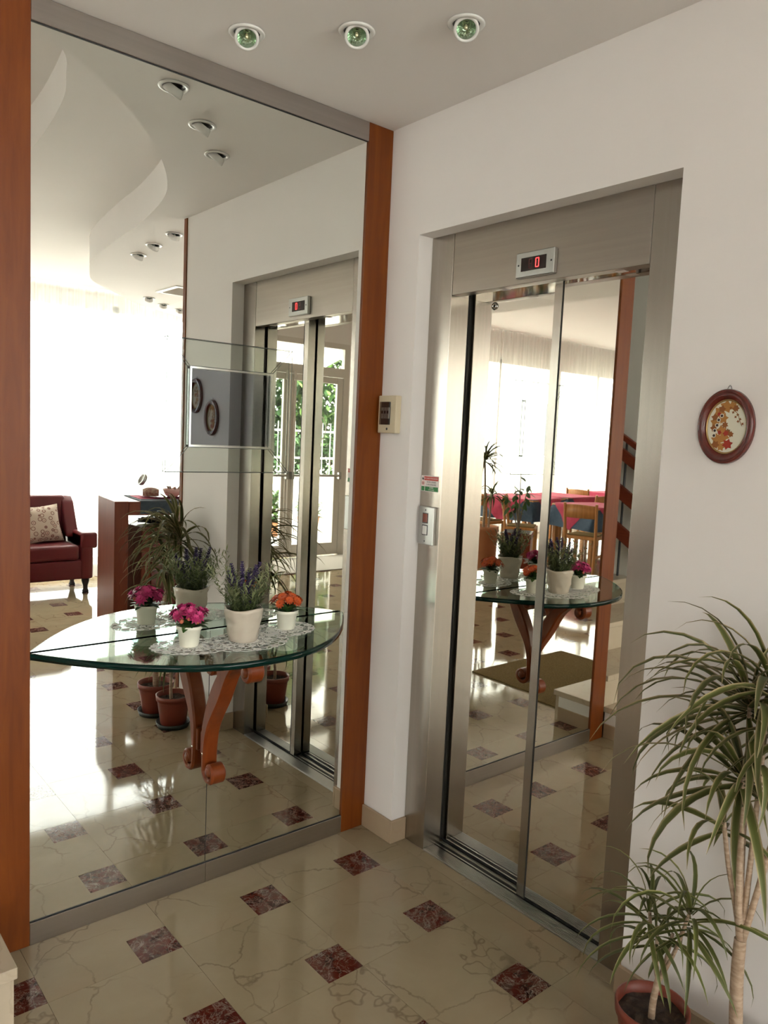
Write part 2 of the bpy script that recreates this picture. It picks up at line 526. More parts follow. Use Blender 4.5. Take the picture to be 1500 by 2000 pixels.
M['dry2'] = mat('dry_leaf_brown', (0.26, 0.09, 0.02), 0.7)
M['dry3'] = mat('dry_leaf_red', (0.35, 0.03, 0.015), 0.7)
M['berry'] = mat('dark_berry', (0.035, 0.010, 0.008), 0.5)
M['pic_glass'] = see_through('picture_glass', (0.97, 0.98, 0.97), 0.05)
M['lamp_white'] = mat('lamp_enamel', (0.78, 0.77, 0.75), 0.25)
M['dichro'] = mat('dichroic_reflector', (0.42, 0.55, 0.42), 0.12, 0.9)
M['bulb'] = mat('bulb_capsule', (0.85, 0.80, 0.55), 0.05, 0.6)
M['ceramic'] = mat('rose_ceramic', (0.62, 0.36, 0.32), 0.25)
M['plate_red'] = mat('red_plate', (0.34, 0.03, 0.06), 0.25)
M['fence'] = mat('fence_iron', (0.55, 0.56, 0.54), 0.5)
M['ground'] = noisy('forecourt', (0.42, 0.41, 0.38), (0.50, 0.49, 0.46), 1.5, 0.9)
M['foliage'] = toned('tree_foliage', [(0.0, (0.012, 0.04, 0.012)), (0.5, (0.03, 0.095, 0.022)), (1.0, (0.12, 0.22, 0.045))], 0.7)
M['trunk'] = noisy('tree_trunk', (0.14, 0.10, 0.07), (0.22, 0.17, 0.12), 12, 0.9)
def glass_mat():
    m = bpy.data.materials.new('thick_green_glass')
    m.use_nodes = True
    nd, lk = m.node_tree.nodes, m.node_tree.links
    nd.clear()
    out = nd.new('ShaderNodeOutputMaterial')
    g = nd.new('ShaderNodeBsdfGlass'); g.inputs['IOR'].default_value = 1.5; g.inputs['Roughness'].default_value = 0.0
    g.inputs['Color'].default_value = (0.97, 1.0, 0.985, 1)
    v = nd.new('ShaderNodeVolumeAbsorption'); v.inputs['Color'].default_value = (0.30, 0.72, 0.60, 1); v.inputs['Density'].default_value = 20.0
    lk.new(g.outputs[0], out.inputs['Surface']); lk.new(v.outputs[0], out.inputs['Volume'])
    return m
M['glass'] = glass_mat()
M['painted_edge_dark'] = mat('painted_edge_dark', (0.0015, 0.016, 0.012), 0.10, Specular_IOR_Level=0.25)  # dark internal reflections of the glass rim put into the colour
def cushion_mat():
    m = mat('cushion_print', (0.6, 0.5, 0.4), 0.9)
    nd, lk, b = nodes(m)
    v = coords(nd, lk, (1, 1, 1))
    vo = nd.new('ShaderNodeTexVoronoi'); vo.feature = 'F1'; vo.inputs['Scale'].default_value = 20; vo.inputs['Randomness'].default_value = 0.75
    lk.new(v, vo.inputs['Vector'])
    base = (0.60, 0.50, 0.42)
    r = ramp(nd, [(0.0, (0.30, 0.08, 0.06)), (0.10, (0.30, 0.08, 0.06)), (0.14, base), (0.27, base), (0.31, (0.24, 0.12, 0.10)), (0.38, (0.24, 0.12, 0.10)), (0.42, base)])
    lk.new(vo.outputs['Distance'], r.inputs['Fac'])
    lk.new(r.outputs['Color'], b.inputs['Base Color'])
    return m
M['cushion'] = cushion_mat()

# ============================================================ FLOOR
PX = 0.375
def clip_poly(poly, x0, x1, y0, y1):
    for ax, lim, sg in ((0, x0, 1), (0, x1, -1), (1, y0, 1), (1, y1, -1)):
        out = []
        for i, p in enumerate(poly):
            q = poly[(i + 1) % len(poly)]
            dp, dq = (p[ax] - lim) * sg, (q[ax] - lim) * sg
            if dp >= 0: out.append(p)
            if dp * dq < 0:
                t = dp / (dp - dq)
                out.append((p[0] + t * (q[0] - p[0]), p[1] + t * (q[1] - p[1])))
        poly = out
        if len(poly) < 3: return []
    return poly

def cell(i, j):
    xr, yb = -0.128 - PX * i, -0.262 - PX * j
    g = 0.0005
    L = [(xr - PX + g, yb + g), (xr - 0.12 - g, yb + g), (xr - 0.12 - g, yb + 0.12 + g), (xr - g, yb + 0.12 + g), (xr - g, yb + PX - g), (xr - PX + g, yb + PX - g)]
    Q = [(xr - 0.12 + g, yb + g), (xr - g, yb + g), (xr - g, yb + 0.12 - g), (xr - 0.12 + g, yb + 0.12 - g)]
    return xr, yb, L, Q

def zone(xr, yb):
    if xr - PX > 0.005 and yb > -1.66: return None
    y1 = -0.001
    x1 = 0.0105 if yb > -1.6 else 3
    return (-12, x1, -7, y1)

fl = MB().box(-11.6, 2.8, -6.6, 3.3, -0.12, -0.003)
floor = struct('floor', fl, M['joint'], 'polished cream marble floor with dark red marble insets')
tile_far, inset_far = MB(), MB()
full_tile, full_inset = None, None
for i in range(-8, 31):
    for j in range(0, 17):
        xr, yb, L, Q = cell(i, j)
        if xr - PX > 2.6: continue
        z = zone(xr, yb)
        if z is None: continue
        if yb + PX < YF - 0.1 and xr > -4.3: continue
        cl, cq = clip_poly(L, *z), clip_poly(Q, *z)
        near = -4.3 < xr < 1.9 and yb > -5.4
        whole = (cl == L)
        for poly, nm, far in ((cl, 'tile', tile_far), (cq, 'inset', inset_far)):
            if not poly: continue
            if not near:
                far.prism(poly, -0.003, 0.0)
                continue
            mt = M['tile'] if nm == 'tile' else M['red']
            cx, cy = xr - PX / 2, yb + PX / 2
            loc = [(p[0] - cx, p[1] - cy) for p in poly]
            if whole and nm == 'tile' and full_tile:
                o = inst('tile', full_tile, floor, T(cx, cy, 0))
            elif whole and nm == 'inset' and full_inset:
                o = inst('inset', full_inset, floor, T(cx, cy, 0))
            else:
                o = MB().prism(loc, -0.003, 0.0).build(nm, mt, floor)
                o.location = (cx, cy, 0)
                if whole and nm == 'tile': full_tile = o.data
                if whole and nm == 'inset': full_inset = o.data
for mb_, nm, mt in ((tile_far, 'tile_field', M['tile']), (inset_far, 'inset_field', M['red'])):
    o = mb_.build(nm, mt, floor)
    o['kind'] = 'stuff'
for k, (ya, yb2) in enumerate(((-0.165, -0.66), (-0.661, -1.144))):
    MB().box(0.0115, 0.0625, yb2, ya, -0.003, 0.0).build('threshold_tile', M['tile'], floor)

# ============================================================ WALLS
w = MB()
w.box(0, 0.42, -0.165, 0.012, 0, 3.4).box(0, 0.42, -1.55, -1.144, 0, 3.4).box(0, 0.42, -1.144, -0.165, 2.208, 3.4)
w.box(0.30, 0.42, -1.144, -0.165, 0, 2.208)  # unseen wall piece behind the doors, added to block light
struct('wall_right', w, M['wall'], 'white painted wall around the elevator')
struct('wall_front', MB().box(-1.333, 0.42, 0.013, 0.14, 0, 3.4), M['wall'])
struct('wall_lobby_side', MB().box(0.0, 2.7, -1.65, -1.55, 0, 3.4), M['wall'])
struct('wall_far_right', MB().box(2.6, 2.75, -5.75, -1.65, 0, 3.4), M['wall'])
struct('wall_dining_side', MB().box(-11.6, -2.45, 0.0, 0.12, 0, 3.4), M['wall'])
struct('wall_left', MB().box(-11.6, -11.45, -6.55, 0.0, 0, 3.4), M['wall'])
sw = MB()
sw.box(-2.55, -2.45, 0.12, 3.2, 0, 4.7).box(-1.333, -1.2, 0.14, 3.2, 0, 4.7).box(-2.55, -1.2, 3.2, 3.3, 0, 4.7)
sw.box(-2.55, -1.2, 0.0, 0.1, 3.4, 4.7).box(-2.55, -1.2, 0.0, 3.3, 4.7, 4.8)
struct('wall_stair', sw, M['stair_wall'], 'grey painted stairwell walls')
fa = MB()
def facade(mb, y0, y1, x0, x1, openings, top=3.4):
    xs = x0
    for a, b, za, zb in sorted(openings):
        mb.box(xs, a, y0, y1, 0, top)
        if za > 0: mb.box(a, b, y0, y1, 0, za)
        mb.box(a, b, y0, y1, zb, top)
        xs = b
    mb.box(xs, x1, y0, y1, 0, top)
facade(fa, YF - 0.15, YF, -4.45, 2.75, [(-1.2, 2.3, 0.10, 2.70), (-3.74, -2.20, 0.0, 2.64)])
facade(fa, YR - 0.15, YR, -11.6, -4.4, [(-8.86, -4.7, 0.10, 2.88), (-11.35, -9.12, 0.10, 2.88)])
fa.box(-4.6, -4.45, YR, YF, 0, 3.4)
struct('wall_entrance', fa, M['wall'], 'white facade wall with curtained windows and the entrance')

# ceilings
C1 = catmull([(-1.24, -0.10), (-1.185, -0.14), (-1.068, -0.231), (-0.905, -0.368), (-0.713, -0.57), (-0.532, -0.806), (-0.34, -1.137),
              (-0.226, -1.447), (-0.131, -1.955), (-0.084, -2.409), (0.012, -3.084), (0.129, -3.481), (0.272, -3.838), (0.502, -4.121),
              (0.912, -4.566), (1.295, -4.858), (1.9, -5.2), (2.6, -5.35)], 5)
low = [(p.x, p.y) for p in C1] + [(2.62, -1.56), (0.42, -1.56), (0.42, 0.013), (-1.333, 0.013), (-1.333, -0.05)]
C2 = catmull([(-1.36, 0.013), (-1.33, -0.25), (-1.12, -0.46), (-0.926, -0.70), (-0.857, -0.88), (-0.783, -1.175), (-0.72, -1.826), (-0.74, -2.6), (-0.9, -3.4),
              (-1.25, -4.3), (-1.8, -5.6)], 6)
mid = [(p.x, p.y) for p in C2] + [(2.62, -5.6), (2.62, -1.56), (0.42, -1.56), (0.42, 0.013)]
def ceil_mesh(poly, z0, z1):
    b = bmesh.new()
    vs = [b.verts.new((p[0], p[1], z0)) for p in poly]
    f = b.faces.new(vs)
    ex = bmesh.ops.extrude_face_region(b, geom=[f])
    bmesh.ops.translate(b, verts=[v for v in ex['geom'] if isinstance(v, bmesh.types.BMVert)], vec=(0, 0, z1 - z0))
    bmesh.ops.triangulate(b, faces=[q for q in b.faces if len(q.verts) > 4])
    return MB().bm(b)
struct('ceiling', ceil_mesh(low, H0, H1 + 0.01), M['ceil'], 'lowest ceiling panel with a wavy edge')
struct('ceiling.001', ceil_mesh(mid, H1, H2 + 0.01), M['ceil'], 'raised ceiling level behind the wavy edge')
struct('ceiling.002', MB().box(-4.6, 2.75, YF - 0.15, 0.14, H2, 3.5), M['ceil'])
struct('ceiling.003', MB().box(-11.6, -4.6, YR - 0.15, 0.14, H3, 3.6).box(-4.62, -4.45, YR - 0.15, YF, H2, 3.6), M['ceil'])

# baseboards
bb = MB()
bb.box(-0.012, 0, -0.165, -0.002, 0, 0.085, 0.002).box(-0.012, 0.063, -0.177, -0.165, 0, 0.085, 0.002)
struct('baseboard_right', bb, M['skirt'], 'cream marble skirting on the pier beside the elevator')
struct('baseboard_plants', MB().box(-0.012, 0, -1.64, -1.132, 0, 0.085, 0.002).box(0.0, 0.062, -1.144, -1.132, 0, 0.085, 0.002), M['skirt'],
       'cream marble skirting behind the plant pots')
struct('baseboard_lobby', MB().box(0.03, 2.6, -1.662, -1.65, 0, 0.085), M['skirt'])
struct('baseboard_entrance', MB().box(-2.2, -1.2, YF, YF + 0.012, 0, 0.085).box(-1.2, 2.3, YF, YF + 0.012, 0, 0.085), M['skirt'])

# wooden posts and steel strips of the mirror
struct('trim_1', MB().box(-0.110, -0.0005, -0.0015, 0.0125, 0, H0 - 0.001, 0.0012), M['post'], 'cherry wood post between the mirror and the white pier')
struct('trim_2', MB().box(-1.333, -1.226, -0.0015, 0.0125, 0, H0 - 0.001, 0.0012), M['post'], 'cherry wood post at the left end of the mirror')
struct('trim_3', MB().box(-0.6725, -0.1105, -0.001, 0.0125, 0.0, 0.066, 0.0008).box(-1.2255, -0.6737, -0.001, 0.0125, 0.0, 0.066, 0.0008), M['steel_x'], 'brushed steel kick strip under the mirror')
struct('trim_4', MB().box(-1.2255, -0.1105, -0.001, 0.0125, 2.532, H0 - 0.001, 0.0008), M['steel_x'], 'brushed steel strip above the mirror')
struct('trim_5', MB().box(-0.006, 0.03, -1.668, -1.636, 0, H0 - 0.001, 0.001), M['post'], 'slim cherry wood edge at the end of the elevator wall')

# ------------------------------------------------------------ windows, curtains
def window(n, y, x0, x1, z0, z1, mull):
    mb = MB()
    fw = 0.06
    mb.box(x0, x1, y - 0.10, y - 0.04, z0, z0 + fw).box(x0, x1, y - 0.10, y - 0.04, z1 - fw, z1)
    mb.box(x0, x0 + fw, y - 0.10, y - 0.04, z0, z1).box(x1 - fw, x1, y - 0.10, y - 0.04, z0, z1)
    o = struct('window_%d' % n, mb, M['white'], 'tall white framed window behind sheer curtains')
    xs = [x0] + mull + [x1]
    for a in mull:
        MB().box(a - 0.03, a + 0.03, y - 0.10, y - 0.04, z0, z1).build('mullion', M['white'], o)
    for a, b in zip(xs[:-1], xs[1:]):
        MB().box(a + 0.03, b - 0.03, y - 0.075, y - 0.071, z0 + fw, z1 - fw).build('pane', M['win_glass'], o)
    portal('window_daylight', ((x0 + x1) / 2, y - 0.12, (z0 + z1) / 2), x1 - x0, z1 - z0)
    return o
window(1, YF, -1.2, 2.3, 0.10, 2.70, [-0.03, 1.14])
window(2, YR, -8.86, -4.7, 0.10, 2.88, [-7.5, -6.1])
window(3, YR, -11.35, -9.12, 0.10, 2.88, [-10.3])
portal('entrance_daylight', (-2.97, YF - 0.14, 1.32), 1.5, 2.6)

def curtain(x0, x1, y, z1, label, group):
    n = int((x1 - x0) / 0.016)
    vs, fs = [], []
    ph = random.random() * 6
    for k in range(n + 1):
        x = x0 + (x1 - x0) * k / n
        yy = 0.022 * math.sin(x * 62 + ph + 1.5 * math.sin(x * 7)) + 0.008 * math.sin(x * 131)
        for z, a in ((0.02, 1.15), (z1 * 0.5, 1.0), (z1, 0.8)):
            vs.append((x - (x0 + x1) / 2, yy * a, z))
    for k in range(n):
        for q in range(2):
            fs.append((k * 3 + q, (k + 1) * 3 + q, (k + 1) * 3 + q + 1, k * 3 + q + 1))
    o = MB().add(vs, fs, True).build('sheer_curtain', M['sheer'])
    o.location = ((x0 + x1) / 2, y, 0)
    tag(o, label, 'curtain', group)
    return o
curtain(-1.35, 0.22, -5.32, H1, 'white sheer curtain hanging behind the red sofa', 'lobby curtains')
curtain(0.22, 2.45, -5.32, H1, 'white sheer curtain behind the cherry wood counter', 'lobby curtains')
curtain(-7.2, -4.62, YR + 0.22, H3, 'white sheer curtain behind the tall terracotta planter', 'dining room curtains')
curtain(-9.0, -7.2, YR + 0.22, H3, 'white sheer curtain in front of the dining room pier', 'dining room curtains')
curtain(-11.4, -9.0, YR + 0.22, H3, 'white sheer curtain at the far end of the dining room', 'dining room curtains')

# ============================================================ BIG MIRROR
mir = thing('wall_mirror', 'large wall mirror between the two cherry wood posts', 'mirror', (-0.67, 0.006, 0.067))
for a, b in ((-1.2255, -0.6743), (-0.6719, -0.1105)):
    MB().box(a, b, 0.006, 0.011, 0.0675, 0.8535).build('mirror_panel', M['mirror'], mir, True)
MB().box(-1.2255, -0.1105, 0.006, 0.011, 0.8540, 2.531).build('mirror_panel', M['mirror'], mir, True)
MB().box(-0.6743, -0.6719, 0.009, 0.0125, 0.0675, 0.8535).build('seam', M['dark'], mir, True)
MB().box(-1.2255, -0.1105, 0.0035, 0.0058, 0.0662, 0.0685).build('bottom_channel', M['dark'], mir, True)
MB().box(-1.2255, -0.1105, 0.0035, 0.0058, 2.530, 2.5325).build('top_channel', M['dark'], mir, True)

# small bevelled panel mounted on the mirror
gp = thing('framed_mirror', 'small smoky grey mirror with a clear glass border over the large mirror', 'mirror', (-0.62, 0.004, 1.37))
ox0, ox1, oz0, oz1 = -0.842, -0.400, 1.369, 1.776
ix0, ix1, iz0, iz1 = -0.768, -0.473, 1.447, 1.695
MB().box(ix0 + 0.008, ix1 - 0.008, -0.004, -0.001, iz0 + 0.008, iz1 - 0.008).build('smoked_pane', M['pane_grey'], gp, True)
def quad_y(mb, pts, y0, y1):
    n = len(pts)
    vs = [(p[0], y0, p[1]) for p in pts] + [(p[0], y1, p[1]) for p in pts]
    mb.add(vs, [tuple(range(n)), tuple(range(n, 2 * n))[::-1]] + [(i, (i + 1) % n, n + (i + 1) % n, n + i) for i in range(n)])
    return mb
for pts in ([(ox0, oz1), (ox1, oz1), (ix1, iz1), (ix0, iz1)], [(ox0, oz0), (ox1, oz0), (ix1, iz0), (ix0, iz0)],
            [(ox0, oz0), (ox0, oz1), (ix0, iz1), (ix0, iz0)], [(ox1, oz0), (ox1, oz1), (ix1, iz1), (ix1, iz0)]):
    cx = sum(p[0] for p in pts) / 4; cz = sum(p[1] for p in pts) / 4
    pts = [(p[0] + (cx - p[0]) * 0.004, p[1] + (cz - p[1]) * 0.004) for p in pts]
    quad_y(MB(), pts, -0.003, 0.0).build('frame_strip', M['pane_clear'], gp, True)
lm = MB()
def rod(mb, a, b, r=0.0011):
    return mb.tube([a, b], r, 5)
for a, b in (((ox0, oz1), (ox1, oz1)), ((ox0, oz0), (ox1, oz0)), ((ox1, oz0), (ox1, oz1)), ((ox0, oz0), (ox0, oz1)),
             ((ox0, oz1), (ix0, iz1)), ((ox1, oz1), (ix1, iz1)), ((ox0, oz0), (ix0, iz0)), ((ox1, oz0), (ix1, iz0)),
             ((ix0, iz0), (ix1, iz0)), ((ix0, iz1), (ix1, iz1)), ((ix0, iz0), (ix0, iz1)), ((ix1, iz0), (ix1, iz1))):
    rod(lm, (a[0], -0.003, a[1]), (b[0], -0.003, b[1]), 0.0010)
lm.build('bevel_lines', M['lead'], gp, True)
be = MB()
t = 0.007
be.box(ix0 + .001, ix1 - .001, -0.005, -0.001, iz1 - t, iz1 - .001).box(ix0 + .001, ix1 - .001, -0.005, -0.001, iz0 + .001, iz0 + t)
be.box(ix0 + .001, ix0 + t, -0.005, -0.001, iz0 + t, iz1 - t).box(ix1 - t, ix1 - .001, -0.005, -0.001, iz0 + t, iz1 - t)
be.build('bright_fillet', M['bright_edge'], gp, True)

# ============================================================ ELEVATOR
el = thing('elevator_entrance', 'stainless steel elevator entrance with mirrored sliding doors', 'elevator', (0.10, -0.65, 0))
XS = 0.063
MB().box(XS, 0.150, -0.2735, -0.1655, 0, 2.2075, 0.0015).build('jamb', M['steel'], el, True)
MB().box(XS, 0.117, -1.1435, -1.0295, 0, 2.2075, 0.0015).build('jamb', M['steel'], el, True)
MB().box(XS + 0.001, 0.105, -1.0275, -0.2755, 2.0, 2.2075, 0.0012).build('header', M['steel_h'], el, True)
MB().box(XS + 0.004, 0.21, -1.0275, -0.2755, 2.0005, 2.004).build('header_soffit', M['polish'], el, True)
dp = MB().box(0.1255, 0.16, -1.06, -0.700, 0.012, 2.10).build('door_panel', M['door_mirror'], el, True)
MB().box(0.1235, 0.162, -0.6995, -0.668, 0.006, 2.10, 0.001).build('leading_stile', M['steel'], el, True)
MB().box(0.1225, 0.130, -0.7020, -0.6996, 0.006, 2.10).build('stile_gap', M['dark'], el, True)
dp2 = MB().box(0.168, 0.20, -0.72, -0.235, 0.012, 2.10).build('door_panel', M['door_mirror'], el, True)
dk = MB()
dk.box(0.1505, 0.167, -0.262, -0.235, 0.0, 2.1)                 # black boxes painting the gap shade, first at the left jamb
dk.box(0.1175, 0.1245, -1.06, -1.045, 0.0, 2.1)
dk.box(0.1245, 0.162, -1.06, -0.668, 0.0045, 0.0115).box(0.167, 0.20, -0.72, -0.24, 0.0045, 0.0115)
dk.build('door_gap_shade', M['dark'], el, True)
si = MB().box(XS + 0.0005, 0.22, -1.0285, -0.2745, -0.002, 0.002)
si.build('sill', M['alu'], el, True)
rb = MB()
for k in range(9):
    xk = 0.0655 + k * 0.0062
    rb.box(xk, xk + 0.0030, -1.0285, -0.2745, 0.002, 0.0042)
for xk in (0.127, 0.149, 0.158):
    rb.box(xk, xk + 0.005, -0.668, -0.2745, 0.002, 0.0042)
rb.build('sill_ribs', M['alu'], el, True)
gr = MB().box(0.1215, 0.1262, -1.0285, -0.2745, 0.002, 0.0028).box(0.134, 0.147, -0.668, -0.2745, 0.002, 0.0028).box(0.1645, 0.168, -0.668, -0.2745, 0.002, 0.0028)
gr.build('sill_track', M['dark'], el, True)
lk_ = MB().lathe([(0.0, 0.003), (0.006, 0.003), (0.006, 0.001), (0.009, 0.001), (0.009, 0.003), (0.0125, 0.003), (0.0135, 0.0)], 20, T(0.1678, -0.382, 1.967) @ RY(R(-90)))
lo = lk_.build('door_lock', M['polish'], el, True)
MB().lathe([(0.0, 0.0034), (0.0055, 0.0034)], 16, T(0.1678, -0.382, 1.967) @ RY(R(-90))).lathe([(0.0095, 0.0034), (0.0125, 0.0034)], 20, T(0.1678, -0.382, 1.967) @ RY(R(-90))).build('keyhole', M['dark'], lo, False)
lo.children[0].location = (-0.10, 0.65, 0)
for yy, ww in ((-0.47, 0.03), (-0.905, 0.03)):
    MB().box(0.085, 0.11, yy - ww, yy, 1.999, 2.0003).build('rating_sticker', M['sign_white'], el, True)

def text_mesh(s, size, m, parent, Mx, depth=0.0002, sx=1.0):
    cu = bpy.data.curves.new('t', 'FONT')
    cu.body = s
    cu.size = size
    cu.align_x = 'CENTER'
    cu.align_y = 'CENTER'
    cu.extrude = depth
    to = bpy.data.objects.new('t', cu)
    COL.objects.link(to)
    bpy.context.view_layer.update()
    me = bpy.data.meshes.new_from_object(to.evaluated_get(bpy.context.evaluated_depsgraph_get()))
    bpy.data.objects.remove(to)
    me.materials.clear()
    me.materials.append(m)
    me.transform(Matrix.Diagonal((sx, 1, 1, 1)))
    o = bpy.data.objects.new('lettering', me)
    COL.objects.link(o)
    o.parent = parent
    o.matrix_local = Mx
    return o
FACE_W = Matrix(((0, 0, -1, 0), (-1, 0, 0, 0), (0, 1, 0, 0), (0, 0, 0, 1)))    # plate facing -X, reading direction -Y

fd = thing('floor_display', 'satin plate floor indicator with a red digit above the elevator doors', 'display', (0.063, -0.645, 2.053))
MB().box(0.047, 0.0635, -0.719, -0.571, 2.015, 2.091, 0.002).build('face_plate', M['plate'], fd, True)
MB().box(0.0462, 0.0475, -0.690, -0.592, 2.033, 2.074, 0.0006).build('window', M['screen'], fd, True)
def seg7(mb, yc, zc, w_, h_, on):
    t_ = 0.0026
    S = {'a': (yc, zc + h_ / 2, w_, t_), 'd': (yc, zc - h_ / 2, w_, t_), 'b': (yc - w_ / 2, zc + h_ / 4, t_, h_ / 2), 'c': (yc - w_ / 2, zc - h_ / 4, t_, h_ / 2),
         'f': (yc + w_ / 2, zc + h_ / 4, t_, h_ / 2), 'e': (yc + w_ / 2, zc - h_ / 4, t_, h_ / 2), 'g': (yc, zc, w_, t_)}
    for k in on:
        a, b, c, d = S[k]
        mb.box(0.0456, 0.0461, a - c / 2, a + c / 2, b - d / 2, b + d / 2)
    return mb
seg7(MB(), -0.656, 2.054, 0.0115, 0.026, 'abcdef').build('digit', M['digit'], fd, True)
seg7(MB(), -0.630, 2.054, 0.0115, 0.026, 'abcdefg').build('unlit_digit', M['digit_off'], fd, True)
for yy in (-0.582, -0.7085):
    MB().lathe([(0, 0.0008), (0.0028, 0.0008), (0.003, 0)], 12, T(0.0469, yy, 2.053) @ RY(R(-90))).build('screw', M['black'], fd, True)

cp = thing('call_panel', 'elevator call plate with an amber and a white button', 'call button', (0.063, -0.215, 1.128))
MB().box(0.050, 0.0635, -0.2555, -0.1755, 1.128, 1.264, 0.002).build('face_plate', M['plate'], cp, True)
for zc, m_ in ((1.223, 'btn_red'), (1.180, 'btn_white')):
    MB().box(0.0490, 0.0503, -0.2275, -0.1985, zc - 0.0185, zc + 0.0185, 0.0006).build('button_bezel', M['black'], cp, True)
    MB().box(0.0475, 0.0497, -0.2245, -0.2015, zc - 0.0155, zc + 0.0155, 0.001).build('button', M[m_], cp, True)
for zc in (1.252, 1.140):
    MB().lathe([(0, 0.0006), (0.0026, 0.0006), (0.0028, 0)], 12, T(0.0499, -0.213, zc) @ RY(R(-90))).build('screw', M['black'], cp, True)

fs_ = thing('fire_notice', 'red white and green fire notice sticker above the call plate', 'sign', (0.0628, -0.214, 1.318))
MB().box(0.0622, 0.0629, -0.259, -0.169, 1.318, 1.374).build('sticker', M['sign_white'], fs_, True)
MB().box(0.0619, 0.0622, -0.2575, -0.184, 1.3575, 1.3715).build('red_band', M['sign_red'], fs_, True)
MB().box(0.0619, 0.0622, -0.2575, -0.190, 1.3195, 1.3355).box(0.0619, 0.0622, -0.187, -0.1715, 1.3195, 1.3355).build('green_band', M['sign_green'], fs_, True)
def label_on(s, y, z, size, m_, sx=1.0):
    return text_mesh(s, size, m_, fs_, T(0.06175 - 0.0628, y + 0.214, z - 1.318) @ FACE_W, 0.00008, sx)
label_on("IN CASO D'INCENDIO", -0.2205, 1.3645, 0.0078, M['sign_white'], 0.88)
label_on('NON USARE', -0.2225, 1.3515, 0.0085, M['ink'])
label_on("L'ASCENSORE", -0.2225, 1.3425, 0.0085, M['ink'], 0.95)
label_on('USARE', -0.2235, 1.3315, 0.0072, M['sign_white'])
label_on('LE SCALE', -0.2235, 1.3240, 0.0072, M['sign_white'])
fm = MB()
fm.lathe([(0.0055, 0), (0.0055, 0.0003), (0.0070, 0.0003), (0.0070, 0)], 20, T(0.0621, -0.179, 1.347) @ RY(R(-90)))
fm.box(0.0618, 0.0621, -0.1835, -0.1745, 1.3463, 1.3477, M=T(0, -0.179, 1.347) @ RX(R(45)) @ T(0, 0.179, -1.347))
fm.build('prohibition_ring', M['sign_red'], fs_, True)
fl_ = MB()
for pts in ([(-0.182, 1.3585), (-0.1755, 1.3585), (-0.1735, 1.3625), (-0.1775, 1.3705), (-0.1795, 1.3650), (-0.1825, 1.3645)], [(-0.1815, 1.3435), (-0.1765, 1.3435), (-0.1765, 1.3500), (-0.1815, 1.3500)]):
    n = len(pts)
    vs = [(0.0619, p[0], p[1]) for p in pts] + [(0.0621, p[0], p[1]) for p in pts]
    fl_.add(vs, [tuple(range(n)), tuple(range(n, 2 * n))[::-1]] + [(i, (i + 1) % n, n + (i + 1) % n, n + i) for i in range(n)])
fl_.build('pictogram', M['ink'], fs_, True)

# breaker box on the pier
bx = thing('breaker_box', 'small cream plastic breaker box on the white pier', 'switch box', (0, -0.06, 1.52))
MB().box(-0.026, -0.0003, -0.112, -0.014, 1.52, 1.655, 0.003, 2).build('box', M['box_beige'], bx, True)
MB().box(-0.0275, -0.0262, -0.083, -0.031, 1.550, 1.632, 0.0005).build('recess', M['black'], bx, True)
for k in range(3):
    y0 = -0.079 + k * 0.0155
    b_ = MB().box(-0.029, -0.0276, y0, y0 + 0.0135, 1.572, 1.612, 0.0004).build('breaker', M['btn_white'], bx, True)
    MB().box(-0.0315, -0.0292, y0 + 0.003, y0 + 0.0105, 1.590, 1.600, 0.0004).build('toggle', M['black'], b_, False)
    b_.children[0].location = (0, 0.06, -1.52)
MB().box(-0.0345, -0.0335, -0.083, -0.031, 1.550, 1.632).build('clear_cover', M['smoke'], bx, True)
MB().lathe([(0, 0.001), (0.004, 0.001), (0.0045, 0)], 14, T(-0.026, -0.066, 1.535) @ RY(R(-90))).build('knob', M['black'], bx, True)

# ============================================================ DOWNLIGHTS
def downlight():
    o = empty('downlight')
    MB().lathe([(0.036, -0.001), (0.049, -0.001), (0.0505, -0.004), (0.047, -0.007), (0.037, -0.006), (0.036, -0.001)], 32).build('flange', M['lamp_white'], o)
    MB().lathe([(0.0, -0.0015), (0.0365, -0.0015)], 24).build('socket_hole', M['black'], o)
    tilt = T(0, 0, -0.010) @ RZ(R(238)) @ RY(R(-38))
    MB().lathe([(0.026, 0.012), (0.031, 0.006), (0.0335, -0.010), (0.0335, -0.0155), (0.0265, -0.0165), (0.0255, -0.006)], 28, tilt).build('eyeball', M['lamp_white'], o)
    b = MB()
    n = 24
    prof = [(0.005, 0.006), (0.012, 0.002), (0.019, -0.005), (0.0255, -0.0135)]
    b.lathe(prof, n, tilt, smooth=False)
    bo = b.build('reflector', M['dichro'], o)
    MB().lathe([(0, -0.010), (0.004, -0.009), (0.005, -0.004), (0.004, 0.006)], 12, tilt).build('capsule', M['bulb'], bo)
    return o
lamps = [((-0.727, -0.226), 'recessed ceiling spotlight nearest the big mirror'), ((-0.516, -0.449), 'middle of the three spotlights in front of the elevator'),
         ((-0.334, -0.684), 'spotlight of the front trio nearest the elevator wall'), ((0.094, -2.009), 'spotlight closest to the slim cherry wall edge, seen in the mirror'),
         ((0.12, -2.349), 'middle spotlight of the trio past the cherry wall edge'), ((0.161, -2.68), 'spotlight of the middle trio closest to the curved soffit'),
         ((0.877, -4.205), 'far spotlight by the ceiling vent, leftmost of its trio in the mirror'), ((1.104, -4.428), 'far spotlight near the curtains, middle of its trio'),
         ((1.325, -4.57), 'far spotlight near the curtains, beside the wall edge in the mirror')]
base_lamp = downlight()
for k, ((x, y), lab) in enumerate(lamps):
    o = base_lamp if k == 0 else copy_tree(base_lamp)
    o.location = (x, y, H0)
    o.rotation_euler = (0, 0, [0.12, 0.02, -0.10, 0.5, 0.4, 0.3, 0.8, 0.8, 0.8][k])
    tag(o, lab, 'ceiling light', 'ceiling spotlights')

